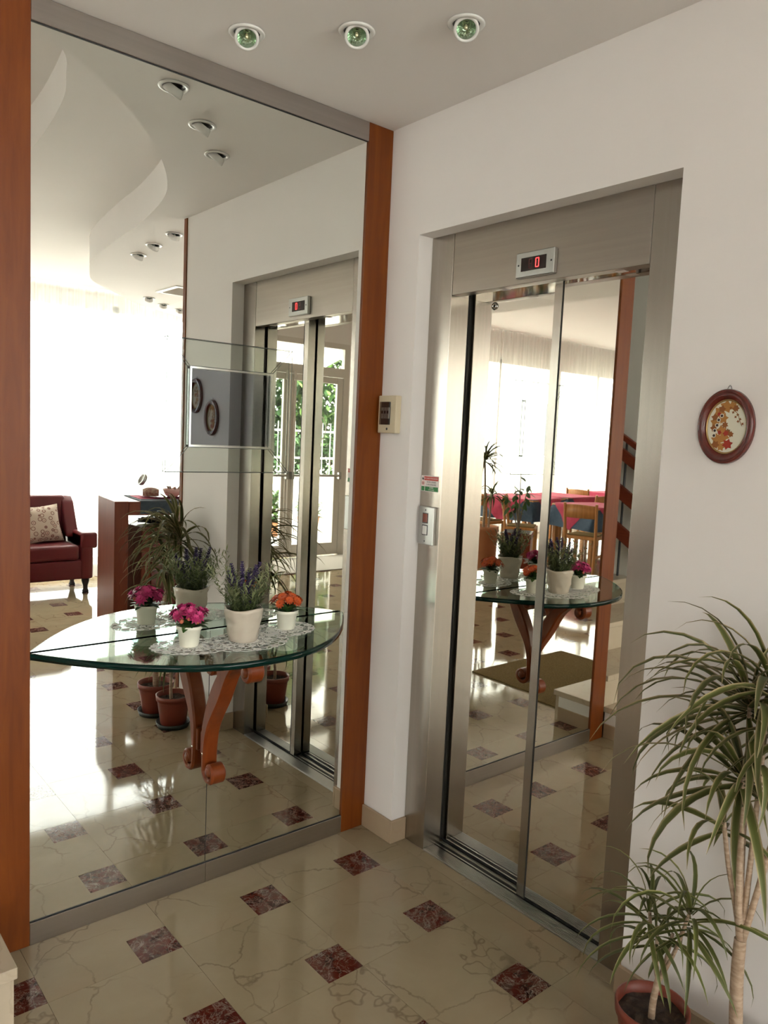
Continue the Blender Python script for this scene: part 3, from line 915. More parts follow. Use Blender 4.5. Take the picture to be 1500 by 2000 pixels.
vt = thing('ceiling_vent', 'square white air vent in the ceiling near the curtains', 'vent', (0.97, -3.66, H0))
MB().box(-0.19, 0.19, -0.19, -0.15, -0.008, -0.0005).box(-0.19, 0.19, 0.15, 0.19, -0.008, -0.0005).box(-0.19, -0.15, -0.15, 0.15, -0.008, -0.0005).box(0.15, 0.19, -0.15, 0.15, -0.008, -0.0005).build('frame', M['white'], vt)
MB().box(-0.15, 0.15, -0.15, 0.15, -0.002, -0.0005).build('duct', M['dark'], vt)
for k in range(6):
    MB().box(-0.15, 0.15, -0.012, 0.012, -0.001, 0.001, M=T(0, -0.125 + k * 0.05, -0.007) @ RX(R(35))).build('louvre', M['frame'], vt)

# ============================================================ CONSOLE TABLE
ZT = 0.862
ct = thing('console_table', 'half moon glass console table on a carved cherry bracket against the mirror', 'table', (-0.685, 0.0, 0.37))
TC = -0.685
def arc_y(dx): return -0.38 * max(0.0, 1 - (abs(dx) / 0.54) ** 2.2)
def arc_outline(shrink=0.0):
    out = []
    n = 60
    for k in range(n + 1):
        t = -1 + 2 * k / n
        dx = 0.54 * math.copysign(1 - (1 - abs(t)) ** 1.35, t)
        out.append((TC + dx * (1 - shrink / 0.54), min(-0.003, arc_y(dx) + shrink)))
    return out
g = MB()
o1 = arc_outline()
o2 = arc_outline(0.0018)
n = len(o1)
rings = [(o2, ZT - 0.0195), (o1, ZT - 0.018), (o1, ZT - 0.0018), (o2, ZT)]
vs = [(p[0], p[1], z) for ring, z in rings for p in ring]
fs = []
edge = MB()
for q in range(3):
    for k in range(n - 1):
        fs.append((q * n + k, q * n + k + 1, (q + 1) * n + k + 1, (q + 1) * n + k))
    fs.append((q * n + n - 1, q * n, (q + 1) * n, (q + 1) * n + n - 1))
fs += [tuple(range(n))[::-1], tuple(range(3 * n, 4 * n))]
g.add(vs, fs)
g.build('glass_top', M['glass'], ct, True)
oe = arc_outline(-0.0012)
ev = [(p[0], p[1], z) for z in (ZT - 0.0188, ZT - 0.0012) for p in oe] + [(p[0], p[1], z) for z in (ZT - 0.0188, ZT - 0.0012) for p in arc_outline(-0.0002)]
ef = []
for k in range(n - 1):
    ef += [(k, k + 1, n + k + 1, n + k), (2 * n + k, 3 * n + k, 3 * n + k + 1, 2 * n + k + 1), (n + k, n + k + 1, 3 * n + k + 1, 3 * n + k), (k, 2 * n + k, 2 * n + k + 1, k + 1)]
edge.add(ev, ef, True)  # thin band over the rim, painted with the dark inside of the glass
tag(edge.build('painted_edge_band', M['painted_edge_dark'], ct, True), 'glass edge band painted dark green for internal reflections')

def ribbon(mb, path, widths, x0, x1, bev=0.006):
    """flat carved strip: centre line in (y,z) with in-plane widths, thickness x0..x1, chamfered edges"""
    P = [Vector((0, p[0], p[1])) for p in path]
    m = len(P)
    L, Rr = [], []
    for i, p in enumerate(P):
        t = (P[min(i + 1, m - 1)] - P[max(i - 1, 0)]).normalized()
        nrm = Vector((0, -t.z, t.y))
        L.append((p + nrm * widths[i] / 2, nrm)); Rr.append((p - nrm * widths[i] / 2, nrm))
    vs, fs = [], []
    for i in range(m):
        (l, nl), (r, _) = L[i], Rr[i]
        b = min(bev, widths[i] * 0.3)
        for x, q in ((x0 + b, l), (x0, l - nl * b), (x0, r + nl * b), (x0 + b, r), (x1 - b, r), (x1, r + nl * b), (x1, l - nl * b), (x1 - b, l)):
            vs.append((x, q.y, q.z))
    for i in range(m - 1):
        for k in range(8):
            fs.append((i * 8 + k, i * 8 + (k + 1) % 8, (i + 1) * 8 + (k + 1) % 8, (i + 1) * 8 + k))
    fs += [tuple(range(8))[::-1], tuple(range((m - 1) * 8, m * 8))]
    return mb.add(vs, fs)

def spiral(cy, cz, r0, r1, a0, a1, n=14):
    return [(cy + (r0 + (r1 - r0) * k / n) * math.cos(a0 + (a1 - a0) * k / n), cz + (r0 + (r1 - r0) * k / n) * math.sin(a0 + (a1 - a0) * k / n)) for k in range(n + 1)]

xb0, xb1 = TC - 0.026, TC + 0.026
low_scroll = spiral(-0.068, 0.412, 0.008, 0.038, R(-400), R(0), 26)          # curls out at the foot
main = [(-0.029, 0.45), (-0.030, 0.50), (-0.040, 0.555), (-0.066, 0.615), (-0.100, 0.675), (-0.132, 0.728), (-0.168, 0.776), (-0.212, 0.812)]
top_scroll = spiral(-0.280, 0.796, 0.033, 0.008, R(90), R(470), 24)
path = [(p.x, p.y) for p in catmull(low_scroll + main + [(-0.250, 0.828)] + top_scroll[1:], 3)]
wd = []
for k in range(len(path)):
    t = k / (len(path) - 1)
    y_, z_ = path[k]
    u = max(0.0, min(1.0, (z_ - 0.43) / 0.10)) * max(0.0, min(1.0, (y_ + 0.262) / 0.06))
    wd.append(0.019 + u * (0.012 + 0.030 * math.exp(-((z_ - 0.68) / 0.10) ** 2)))
ribbon(MB(), path, wd, xb0, xb1).build('bracket_arm', M['bracket'], ct, True)
in_scroll = spiral(-0.066, 0.776, 0.034, 0.006, R(85), R(-190) + R(-0), 14)
br = catmull([(-0.112, 0.672), (-0.124, 0.715), (-0.120, 0.755), (-0.104, 0.784)] + [(-0.085, 0.795)] + [(2 * -0.066 - p[0] - 0.0 if False else p[0], p[1]) for p in spiral(-0.062, 0.758, 0.036, 0.006, R(95), R(-270), 20)][1:], 3)
path = [(p.x, p.y) for p in br]
wd = [0.034 - 0.016 * min(1, k / (len(path) * 0.5)) for k in range(len(path))]
ribbon(MB(), path, wd, xb0 + 0.002, xb1 - 0.002).build('bracket_scroll', M['bracket'], ct, True)
for cy, cz, r in ((-0.068, 0.412, 0.016), (-0.280, 0.796, 0.015), (-0.062, 0.758, 0.016)):
    MB().lathe([(0, xb1 - xb0 + 0.006), (r * 0.7, xb1 - xb0 + 0.006), (r, xb1 - xb0 + 0.002), (r, 0.004), (r * 0.7, 0), (0, 0)], 18, T(xb0 - 0.003, cy, cz) @ RY(R(90))).build('scroll_eye', M['bracket'], ct, True)
MB().box(xb0 - 0.01, xb1 + 0.01, -0.225, -0.075, 0.832, 0.842, 0.002).build('support_plate', M['bracket'], ct, True)
MB().box(xb0 + 0.006, xb1 - 0.006, -0.018, -0.0026, 0.455, 0.53, 0.003).build('wall_cleat', M['bracket'], ct, True)
MB().lathe([(0, 0.0015), (0.003, 0.0012), (0.004, 0)], 14, T(xb0, -0.03, 0.462) @ RY(R(-90))).build('screw', M['polish'], ct, True)

# lace runner: knotted threads and scalloped flowers, real holes
def lace(mb, cx, cy, rx, ry, rot, seed):
    rnd = random.Random(seed)
    def P(r, a): return (cx + rx * r * math.cos(a) * math.cos(rot) - ry * r * math.sin(a) * math.sin(rot), cy + rx * r * math.cos(a) * math.sin(rot) + ry * r * math.sin(a) * math.cos(rot), ZT + 0.0012)
    def strip(pts, w_):
        vs, fs = [], []
        for i, p in enumerate(pts):
            a, b = Vector(pts[max(i - 1, 0)]), Vector(pts[min(i + 1, len(pts) - 1)])
            t_ = (b - a).normalized(); nn = Vector((-t_.y, t_.x, 0)) * w_ / 2
            p = Vector(p); vs += [p + nn, p - nn, p + nn + Vector((0, 0, 0.0006)), p - nn + Vector((0, 0, 0.0006))]
        for i in range(len(pts) - 1):
            a = i * 4; b = a + 4
            fs += [(a, a + 1, b + 1, b), (a + 2, b + 2, b + 3, a + 3), (a, b, b + 2, a + 2), (a + 1, a + 3, b + 3, b + 1)]
        mb.add(vs, fs)
    N = 84
    strip([P(0.99 + 0.05 * math.cos(12 * 2 * math.pi * k / N), 2 * math.pi * k / N) for k in range(N + 1)], 0.0042)
    for r in (0.84, 0.62, 0.42):
        strip([P(r + 0.03 * math.cos(12 * 2 * math.pi * k / N), 2 * math.pi * k / N) for k in range(N + 1)], 0.0034)
    for k in range(24):
        a = 2 * math.pi * k / 24
        strip([P(0.28 + 0.14 * q, a + 0.12 * math.sin(q * 2.1 + k)) for q in range(6)], 0.0030)
    for k in range(12):
        a = 2 * math.pi * (k + 0.5) / 12
        for c_r in (0.93, 0.52):
            c = Vector(P(c_r, a)); pr = 0.013 if c_r > 0.8 else 0.010
            for q in range(6):
                b = 2 * math.pi * q / 6
                d = c + Vector((math.cos(b), math.sin(b), 0)) * pr * 0.62
                m_ = 7
                ring = [(d.x + pr * 0.42 * math.cos(2 * math.pi * u / m_), d.y + pr * 0.42 * math.sin(2 * math.pi * u / m_)) for u in range(m_)]
                mb.prism(ring, ZT + 0.0012, ZT + 0.0019)
    M_ = 24
    ring = [(P(0.30, 2 * math.pi * u / M_)[0], P(0.30, 2 * math.pi * u / M_)[1]) for u in range(M_)]
    mb.prism(ring, ZT + 0.0011, ZT + 0.0017)
ld = MB()
lace(ld, -0.820, -0.160, 0.115, 0.085, R(-20), 1)
lace(ld, -0.650, -0.190, 0.130, 0.105, 0.1, 2)
lace(ld, -0.470, -0.120, 0.105, 0.085, R(15), 3)
lo2 = ld.build('lace_runner', M['lace'])
lo2.data.transform(T(0.65, 0.17, -ZT - 0.0011)); lo2.location = (-0.65, -0.17, ZT + 0.0011)
tag(lo2, 'white crocheted lace runner on the glass console', 'doily')

# ------------------------------------------------------------ flower pots on the console
def leaf_blade(mb, base, dirv, up, ln, w_, droop, tone, seg=4, fold=0.0):
    d = Vector(dirv).normalized(); side = d.cross(Vector(up))
    if side.length < 1e-4: side = Vector((1, 0, 0))
    side.normalize()
    vs, col = [], []
    p = Vector(base)
    dd = d.copy()
    for k in range(seg + 1):
        t_ = k / seg
        ww = w_ * (math.sin(math.pi * min(0.98, 0.12 + 0.86 * t_)) ** 0.8) / 2
        vs += [p + side * ww, p - side * ww]
        col += [tone, tone]
        dd = (dd + Vector((0, 0, -droop / seg))).normalized()
        p = p + dd * ln / seg
    fs = [(2 * k, 2 * k + 1, 2 * k + 3, 2 * k + 2) for k in range(seg)]
    mb.add(vs, fs, True, col)

def blossom(rad, petals, layers, tone0):
    mb = MB()
    for L_ in range(layers):
        el = 0.15 + 0.42 * L_
        for k in range(petals):
            a = 2 * math.pi * (k + 0.5 * (L_ % 2)) / petals
            d = (math.cos(a) * math.cos(el), math.sin(a) * math.cos(el), math.sin(el))
            leaf_blade(mb, (0, 0, 0.001 * L_), d, (0, 0, 1), rad * (1 - 0.16 * L_), rad * 0.42, 0.5, min(1, tone0 + 0.25 * L_), 3)
    mb.lathe([(0, 0.0045), (0.003, 0.004), (0.004, 0.001)], 8)
    mb.col += [0.1] * (len(mb.v) - len(mb.col))
    return mb
def small_pot_flower(name, label, loc, fmat, n_fl, seed, style):
    rnd = random.Random(seed)
    t_ = thing(name, label, 'flower pot', loc, 0, 'flower pots on the console')
    MB().lathe([(0.0, 0.0), (0.0265, 0.0), (0.0275, 0.002), (0.0335, 0.050), (0.0375, 0.052), (0.0385, 0.062), (0.0365, 0.063), (0.0345, 0.054)], 32).build('pot', M['pot_cream'], t_)
    MB().lathe([(0.0, 0.055), (0.034, 0.053)], 20).build('soil', M['soil'], t_)
    mb = MB()
    for k in range(46):
        a = rnd.random() * 6.283
        r = 0.012 * rnd.random()
        e = rnd.uniform(0.3, 1.2)
        d = (math.cos(a) * math.cos(e), math.sin(a) * math.cos(e), math.sin(e))
        leaf_blade(mb, (r * math.cos(a), r * math.sin(a), 0.055 + 0.01 * rnd.random()), d, (0, 0, 1), rnd.uniform(0.042, 0.062), 0.019, 0.75, rnd.random(), 4)
    mb.build('foliage', M['green'], t_)
    bl = None
    for k in range(n_fl):
        a = 2.4 * k + rnd.uniform(-0.3, 0.3)
        r = 0.050 * math.sqrt((k + 0.4) / n_fl)
        z = 0.112 - 9 * r * r + rnd.uniform(-0.003, 0.004)
        s = rnd.uniform(0.85, 1.15)
        Mx = T(r * math.cos(a), r * math.sin(a), z) @ RZ(a) @ RY(R(10 + 900 * r)) @ Matrix.Diagonal((s, s, s, 1))
        if bl is None:
            fo = blossom(0.0215 if style == 'rose' else 0.019, 9 if style == 'rose' else 11, 3 if style == 'rose' else 2, 0.1).build('blossom', fmat, t_)
            bl = fo.data
            fo.matrix_local = Mx
        else:
            inst('blossom', bl, t_, Mx)
    st = MB()
    for k in range(10):
        a = 2.4 * k; r = 0.03 * math.sqrt((k + 0.5) / 10)
        st.tube([(r * .3 * math.cos(a), r * .3 * math.sin(a), 0.055), (r * math.cos(a), r * math.sin(a), 0.098 - 10 * r * r)], 0.0012, 5)
    st.col = [0.5] * len(st.v)
    st.build('stems', M['green'], t_)
    return t_
p1 = small_pot_flower('potted_pink_flower', 'small cream pot of bright pink flowers on the glass console', (-0.823, -0.150, ZT + 0.002), M['pink'], 16, 3, 'rose')
for k, (a, r, z) in enumerate(((4.2, 0.030, 0.088), (5.0, 0.034, 0.077), (3.6, 0.037, 0.080))):
    MB().lathe([(0, -0.008), (0.006, -0.004), (0.0075, 0.002), (0.005, 0.007), (0, 0.009)], 10, T(r * math.cos(a), r * math.sin(a), z)).build('bud', M['bud'], p1)
small_pot_flower('potted_orange_flower', 'small cream pot of orange flowers on the glass console', (-0.463, -0.118, ZT + 0.002), M['orange'], 15, 8, 'daisy')

def lavender():
    rnd = random.Random(5)
    t_ = thing('potted_lavender', 'crinkled beige pot of artificial lavender in the middle of the console', 'flower pot', (-0.655, -0.172, ZT + 0.002), 0.4, 'flower pots on the console')
    prof = [(0.0, 0.0), (0.041, 0.0), (0.0435, 0.003)] + [(0.0435 + 0.016 * q / 10, 0.003 + 0.1 * q / 10) for q in range(1, 11)] + [(0.0575, 0.1035), (0.053, 0.085)]
    nn = 40
    mb = MB()
    vs, fs = [], []
    for i, (r, z) in enumerate(prof):
        for k in range(nn):
            a = 2 * math.pi * k / nn
            wob = 1 + (0.10 * mnoise.noise((2.2 * math.cos(a), 2.2 * math.sin(a), z * 55)) + 0.05 * mnoise.noise((5 * math.cos(a), 5 * math.sin(a), z * 90 + 4))) * min(1, z / 0.02) if 0 < i else 1
            zz = z + (0.003 * math.sin(3 * a + 0.7) if i in (12, 13) else 0)
            vs.append((r * wob * math.cos(a), r * wob * math.sin(a), zz))
    for i in range(len(prof) - 1):
        for k in range(nn):
            fs.append((i * nn + k, i * nn + (k + 1) % nn, (i + 1) * nn + (k + 1) % nn, (i + 1) * nn + k))
    mb.add(vs, fs, True).build('pot', M['pot_stone'], t_)
    MB().lathe([(0.0, 0.092), (0.053, 0.088)], 24).build('soil', M['soil'], t_)
    ne = MB()
    for s in range(105):
        a = rnd.random() * 6.283
        r0 = 0.042 * math.sqrt(rnd.random()); lean = rnd.uniform(0.1, 0.8); h = rnd.uniform(0.06, 0.145)
        bx_, by_ = r0 * math.cos(a), r0 * math.sin(a)
        for q in range(15):
            u = q / 15
            p = Vector((bx_ + math.cos(a) * h * lean * u, by_ + math.sin(a) * h * lean * u, 0.09 + h * u))
            b = rnd.random() * 6.283; e = rnd.uniform(0.3, 1.1)
            d = Vector((math.cos(b) * math.cos(e), math.sin(b) * math.cos(e), math.sin(e)))
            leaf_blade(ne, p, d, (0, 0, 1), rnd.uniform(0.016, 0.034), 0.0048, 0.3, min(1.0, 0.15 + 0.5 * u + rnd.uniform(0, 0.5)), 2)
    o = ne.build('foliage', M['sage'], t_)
    o['kind'] = 'stuff'
    spikes = [(-0.055, 0.02, 0.215), (-0.042, -0.025, 0.195), (-0.022, 0.035, 0.232), (-0.012, -0.03, 0.20), (0.012, 0.02, 0.236), (0.030, -0.02, 0.228), (0.048, 0.018, 0.21),
              (0.060, -0.012, 0.232), (0.040, 0.040, 0.195), (0.004, -0.045, 0.17), (-0.030, 0.0, 0.185)]
    for (sx, sy, sz) in spikes:
        mb = MB()
        p0, p1_ = Vector((sx * 0.25, sy * 0.25, 0.09)), Vector((sx, sy, sz))
        mb.tube([p0, p0.lerp(p1_, 0.5) + Vector((-sx * 0.05, -sy * 0.05, 0.004)), p1_], 0.0011, 5)
        mb.col = [0.3] * len(mb.v)
        ax = (p1_ - p0).normalized()
        u_ = ax.cross(Vector((0, 0.3, 1))).normalized(); v_ = ax.cross(u_)
        for q in range(9):
            c = p1_ + ax * (-0.058 + q * 0.0072)
            rr = 0.0108 * (1 - 0.5 * abs(q - 3.5) / 5)
            for s in range(6):
                b = s * 1.047 + q * 0.5
                d = (u_ * math.cos(b) + v_ * math.sin(b) + ax * 0.5).normalized()
                leaf_blade(mb, c, d, ax, rr * 1.35, 0.0092, -0.4, rnd.random(), 2)
        mb.build('flower_spike', M['purple'], t_)
    return t_
lavender()

# ============================================================ OVAL PICTURES
def oval_picture(label, y, z, variant):
    t_ = thing('oval_picture', label, 'picture', (0, y, z - 0.09), 0, 'oval pressed flower pictures')
    ry, rz = 0.069, 0.090
    prof = [(0.72, 0.004), (0.735, 0.011), (0.80, 0.015), (0.86, 0.017), (0.90, 0.0145), (0.915, 0.017), (0.965, 0.0165), (1.0, 0.011), (1.0, 0.0006)]
    n_ = 56
    def ell(mb, pr, smooth=True):
        vs, fs = [], []
        for s, dx in pr:
            for k in range(n_):
                a = 2 * math.pi * k / n_
                vs.append((-dx, ry * s * math.cos(a), 0.09 + rz * s * math.sin(a)))
        for i in range(len(pr) - 1):
            for k in range(n_):
                fs.append((i * n_ + k, i * n_ + (k + 1) % n_, (i + 1) * n_ + (k + 1) % n_, (i + 1) * n_ + k))
        return mb.add(vs, fs, smooth)
    ell(MB(), prof).build('frame', M['mahogany'], t_)
    ell(MB(), [(0.685, 0.0035), (0.695, 0.0065), (0.725, 0.0070), (0.735, 0.0040)]).build('gilt_slip', M['gilt'], t_)
    ell(MB(), [(0.001, 0.0030), (0.72, 0.0030)], False).build('backing', M['ivory'], t_)
    rnd = random.Random(variant)
    layer = [0.0032]
    def star(mb, y_, z_, r, pts_, inner, rot):
        layer[0] += 0.00003
        P_ = []
        for k in range(pts_ * 2):
            rr = r if k % 2 == 0 else r * inner
            a = rot + math.pi * k / pts_
            P_.append((y_ + rr * math.cos(a), z_ + rr * math.sin(a)))
        n2 = len(P_)
        vs = [(-layer[0], p[0], 0.09 + p[1]) for p in P_] + [(-layer[0] - 0.0001, y_, 0.09 + z_)]
        mb.add(vs, [(k, (k + 1) % n2, n2) for k in range(n2)])
    if variant == 1:
        groups = [('dry1', [(0.004, 0.048, .017), (0.020, 0.035, .015), (-0.012, 0.050, .013), (0.010, 0.020, .014), (0.028, 0.010, .014), (0.012, -0.010, .014), (0.020, -0.032, .017), (0.004, -0.024, .014), (0.010, -0.048, .012)]),
                  ('dry2', [(0.014, 0.042, .010), (0.030, 0.022, .010), (0.031, -0.004, .010), (0.004, 0.004, .009), (-0.020, 0.044, .009), (0.024, -0.044, .011), (-0.004, -0.012, .008), (-0.012, -0.018, .008)]),
                  ('dry3', [(0.020, 0.030, .006), (0.016, -0.014, .006), (-0.006, -0.042, .014), (0.0, -0.016, .008)])]
    else:
        groups = [('dry1', [(0.010, 0.020, .015), (-0.012, 0.004, .014), (0.008, -0.020, .014), (0.0, 0.040, .010)]), ('green', []), ('dry2', [(-0.004, -0.036, .012), (0.016, 0.0, .010), (-0.014, 0.026, .009)]), ('dry3', [(0.002, 0.008, .007)])]
    for mk, L_ in groups:
        for (y_, z_, r) in L_:
            mb = MB()
            star(mb, y_, z_, r, rnd.choice((5, 6, 7)), 0.62, rnd.random() * 3)
            mb.build('pressed_leaf', M[mk], t_)
    bs = [(0.013, 0.026), (0.020, 0.016), (0.023, 0.003), (0.028, -0.010), (0.029, -0.022)] if variant == 1 else [(0.0, 0.022), (0.01, -0.004)]
    for y_, z_ in bs:
        Mx = T(-0.0041, y_, 0.09 + z_) @ RY(R(-90))
        MB().lathe([(0, 0.0002), (0.0052, 0.0002)], 10, Mx).build('petal_halo', M['ivory'], t_)
        MB().lathe([(0, 0.0020), (0.0025, 0.0014), (0.0034, 0.0003)], 10, Mx).build('berry', M['berry'], t_)
    sp = MB()
    pts_ = [(-0.0036, -0.010, 0.09 + 0.045), (-0.0036, -0.026, 0.09 + 0.030), (-0.0036, -0.032, 0.09 + 0.012), (-0.0036, -0.037, 0.09 + 0.002)]
    sp.tube(pts_, 0.0006, 4)
    for k in range(8):
        p = Vector(pts_[0]).lerp(Vector(pts_[3]), k / 8)
        star(sp, p.y - 0.001 + 0.004 * (-1) ** k, p.z - 0.09, 0.004, 4, 0.5, k)
    sp.build('dried_sprig', M['dry2'], t_)
    MB().tube([(-0.003, -0.006, 0.178), (-0.002, -0.003, 0.186), (-0.001, 0.0, 0.189), (-0.002, 0.003, 0.186), (-0.003, 0.006, 0.178)], 0.0007, 5).build('hanging_ring', M['black'], t_)
    MB().lathe([(0, 0.004), (0.0016, 0.004), (0.0016, 0)], 8, T(-0.0002, 0, 0.188) @ RY(R(-90))).build('nail', M['plate'], t_)
    return t_
oval_picture('oval mahogany frame with pressed autumn leaves right of the elevator', -1.312, 1.565, 1)
oval_picture('higher of the two oval frames, seen only in the mirror', -1.492, 1.676, 2)

# ============================================================ DRACAENAS
def leaf_mesh(elev, ln, w_, droop, name, tip=0.0):
    """one long arching leaf starting along +X, with a coloured margin"""
    mb = MB()
    seg = 8
    p = Vector((0.004, 0, 0))
    e = elev
    vs, col = [], []
    for k in range(seg + 1):
        t_ = k / seg
        ww = w_ * (0.55 + 0.45 * min(1, t_ * 4)) * (1 - max(0, (t_ - 0.45) / 0.55) ** 1.5 * 0.97) / 2
        up = Vector((-math.sin(e), 0, math.cos(e)))
        tl = min(1.0, 0.75 + tip) if t_ > 0.93 else 0
        vs += [p + Vector((0, ww, 0)) + up * ww * 0.35, p + Vector((0, ww * 0.55, 0)) + up * ww * 0.05, p, p - Vector((0, ww * 0.55, 0)) + up * ww * 0.05, p - Vector((0, ww, 0)) + up * ww * 0.35]
        col += [max(1.0, tl), max(0.35, tl), max(0.05, tl), max(0.35, tl), max(1.0, tl)]
        p = p + Vector((math.cos(e), 0, math.sin(e))) * ln / seg
        e -= droop / seg * (0.5 + 1.2 * t_)
    fs = []
    for k in range(seg):
        for q in range(4):
            a = k * 5 + q
            fs.append((a, a + 1, a + 6, a + 5))
    mb.add(vs, fs, True, col)
    return mb
LEAVES = {}
def leaf_bank(key, m_, ln, w_, n_=7):
    bank = []
    for k in range(n_):
        e = R(82 - 100 * k / (n_ - 1))
        o = leaf_mesh(e, ln * (0.8 + 0.35 * math.sin(math.pi * (k + 1) / (n_ + 1))), w_, R(60 + 55 * (k % 3) / 2.0 + (40 if k < 4 else 0)), key).build('leaf', m_)
        me = o.data
        bpy.data.objects.remove(o)
        bank.append(me)
    LEAVES[key] = bank
leaf_bank('tall', M['leaf'], 0.33, 0.019)
leaf_bank('small', M['leaf_young'], 0.17, 0.0115)
leaf_bank('big', M['leaf_young'], 0.42, 0.022)

def crown(parent, c, key, n_, seed, s=1.0, lo=0, hi=7, tilt=(0, 0), keep=None):
    rnd = random.Random(seed)
    bank = LEAVES[key]
    made = 0
    tries = 0
    while made < n_ and tries < n_ * 8:
        tries += 1
        a = tries * 2.39996 + rnd.uniform(-0.25, 0.25)
        k = min(hi - 1, lo + int((hi - lo) * ((made + 0.5) / n_) ** 0.8))
        sc2 = s * rnd.uniform(0.78, 1.15)
        Mx = T(c[0], c[1], c[2] - 0.05 * s * made / n_) @ RZ(a) @ RX(rnd.uniform(-0.3, 0.3)) @ Matrix.Diagonal((sc2, rnd.uniform(0.8, 1.15), sc2, 1))
        if keep is not None:
            pts = [parent.location + Mx @ v.co for v in bank[k].vertices]
            if max(p.x for p in pts) > keep or min(p.z for p in pts) < 0.02: continue
        inst('leaf', bank[k], parent, Mx)
        made += 1
def floor_pot(parent, r=0.086, h=0.165):
    MB().lathe([(0.0, 0.012), (0.70 * r, 0.012), (0.73 * r, 0.015), (0.93 * r, h - 0.03), (0.93 * r, h - 0.028), (1.0 * r, h - 0.026), (1.02 * r, h), (0.95 * r, h), (0.91 * r, h - 0.03)], 36).build('pot', M['terra'], parent)
    MB().lathe([(0.0, 0.0), (0.90 * r, 0.0), (1.0 * r, 0.026), (0.96 * r, 0.026), (0.86 * r, 0.006), (0, 0.006)], 32).build('saucer', M['saucer'], parent)
    so = MB()
    rnd = random.Random(3)
    rings_ = 7; nn = 22
    vs = [(0, 0, h - 0.022)]; fs = []
    for i in range(1, rings_):
        for k in range(nn):
            a = 2 * math.pi * k / nn; rr = 0.915 * r * i / (rings_ - 1)
            vs.append((rr * math.cos(a), rr * math.sin(a), h - 0.026 + rnd.uniform(-0.003, 0.004)))
    for k in range(nn): fs.append((0, 1 + k, 1 + (k + 1) % nn))
    for i in range(rings_ - 2):
        for k in range(nn):
            fs.append((1 + i * nn + k, 1 + (i + 1) * nn + k, 1 + (i + 1) * nn + (k + 1) % nn, 1 + i * nn + (k + 1) % nn))
    so.add(vs, fs).build('soil', M['soil'], parent)

sm = thing('small_dracaena', 'low striped leaved dracaena in a terracotta pot nearest the elevator', 'potted plant', (-0.170, -1.335, 0), 0, 'dracaenas by the wall')
floor_pot(sm)
stems = MB()
def stem(mb, pts, r0, r1):
    pts = catmull(pts, 4)
    mb.tube(pts, [r0 + (r1 - r0) * k / (len(pts) - 1) for k in range(len(pts))], 9)
stem(stems, [(-0.01, -0.005, 0.13), (-0.012, -0.008, 0.19), (-0.008, -0.014, 0.245)], 0.0085, 0.0078)
heads = [(-0.022, 0.016, 0.415), (-0.030, -0.012, 0.385), (-0.006, -0.078, 0.455), (0.012, -0.030, 0.36)]
for hx, hy, hz in heads:
    stem(stems, [(-0.008, -0.014, 0.235), (hx * 0.6 - 0.004, hy * 0.55 - 0.006, 0.235 + (hz - 0.235) * 0.45), (hx, hy, hz)], 0.0055, 0.0038)
stems.build('stem', M['bark'], sm)
KW = -0.006
crown(sm, heads[0], 'small', 17, 1, 1.1, keep=KW)
crown(sm, heads[1], 'small', 14, 2, 1.1, keep=KW)
crown(sm, heads[2], 'small', 26, 3, 1.3, keep=KW)
crown(sm, heads[3], 'small', 5, 4, 0.8, keep=KW)

tl = thing('tall_dracaena', 'tall striped leaved dracaena with branching trunks beside the low one', 'potted plant', (-0.172, -1.548, 0), 0, 'dracaenas by the wall')
floor_pot(tl, 0.092, 0.17)
stems = MB()
stem(stems, [(0.0, 0.0, 0.14), (-0.006, 0.012, 0.25), (-0.004, 0.020, 0.36), (0.0, 0.022, 0.44)], 0.0155, 0.013)
heads = [(0.035, 0.065, 0.80), (0.085, 0.085, 0.95), (0.09, -0.03, 0.93), (0.075, 0.04, 1.01), (0.01, 0.085, 0.68)]
for k, (hx, hy, hz) in enumerate(heads):
    stem(stems, [(0.0, 0.020, 0.42), (hx * 0.3 + 0.004 * (k - 2), 0.02 + (hy - 0.02) * 0.35, 0.42 + (hz - 0.42) * 0.3), (hx * 0.7, 0.02 + (hy - 0.02) * 0.7, 0.42 + (hz - 0.42) * 0.65), (hx, hy, hz)], 0.0090 - 0.0007 * k, 0.005)
stems.build('trunk', M['bark'], tl)
KT = -0.006
for k, (hh, n_, s_) in enumerate(zip(heads, (28, 38, 22, 18, 9), (0.88, 0.98, 0.88, 0.78, 0.6))):
    crown(tl, hh, 'tall', n_, 20 + k, s_, keep=KT)

# ============================================================ STAIRS
stx = thing('staircase', 'marble staircase rising behind the left cherry post', 'staircase', (-1.9, -0.31, 0))
RISE, RUN = 0.165, 0.29
for k in range(9):
    y0 = -0.300 + k * RUN if k == 0 else 0.0 + (k - 1) * RUN
    y1 = 0.0 if k == 0 else y0 + RUN
    x1 = -1.345 if k == 0 else -1.336
    z1 = RISE * (k + 1)
    MB().box(-2.448, x1 + (0.006 if k == 0 else 0), y0 - 0.013, y1 + 0.01, z1 - 0.03, z1, 0.002).build('tread', M['tread'], stx, True)
    MB().box(-2.448, x1, y0, y0 + 0.02, RISE * k, z1 - 0.03).build('riser', M['tread'], stx, True)
    if k == 0:
        MB().box(x1 - 0.02, x1, y0 + 0.02, -0.002, 0.075, z1 - 0.03).build('side_panel', M['white'], stx, True)
        MB().box(x1 - 0.02, x1 + 0.006, y0 + 0.021, -0.003, 0.0, 0.075, 0.002).build('skirting', M['skirt'], stx, True)
hr = thing('stair_balustrade', 'balustrade of four sloping reddish wooden boards along the stairs', 'handrail', (-2.36, 0.7, 0))
SL = 0.62
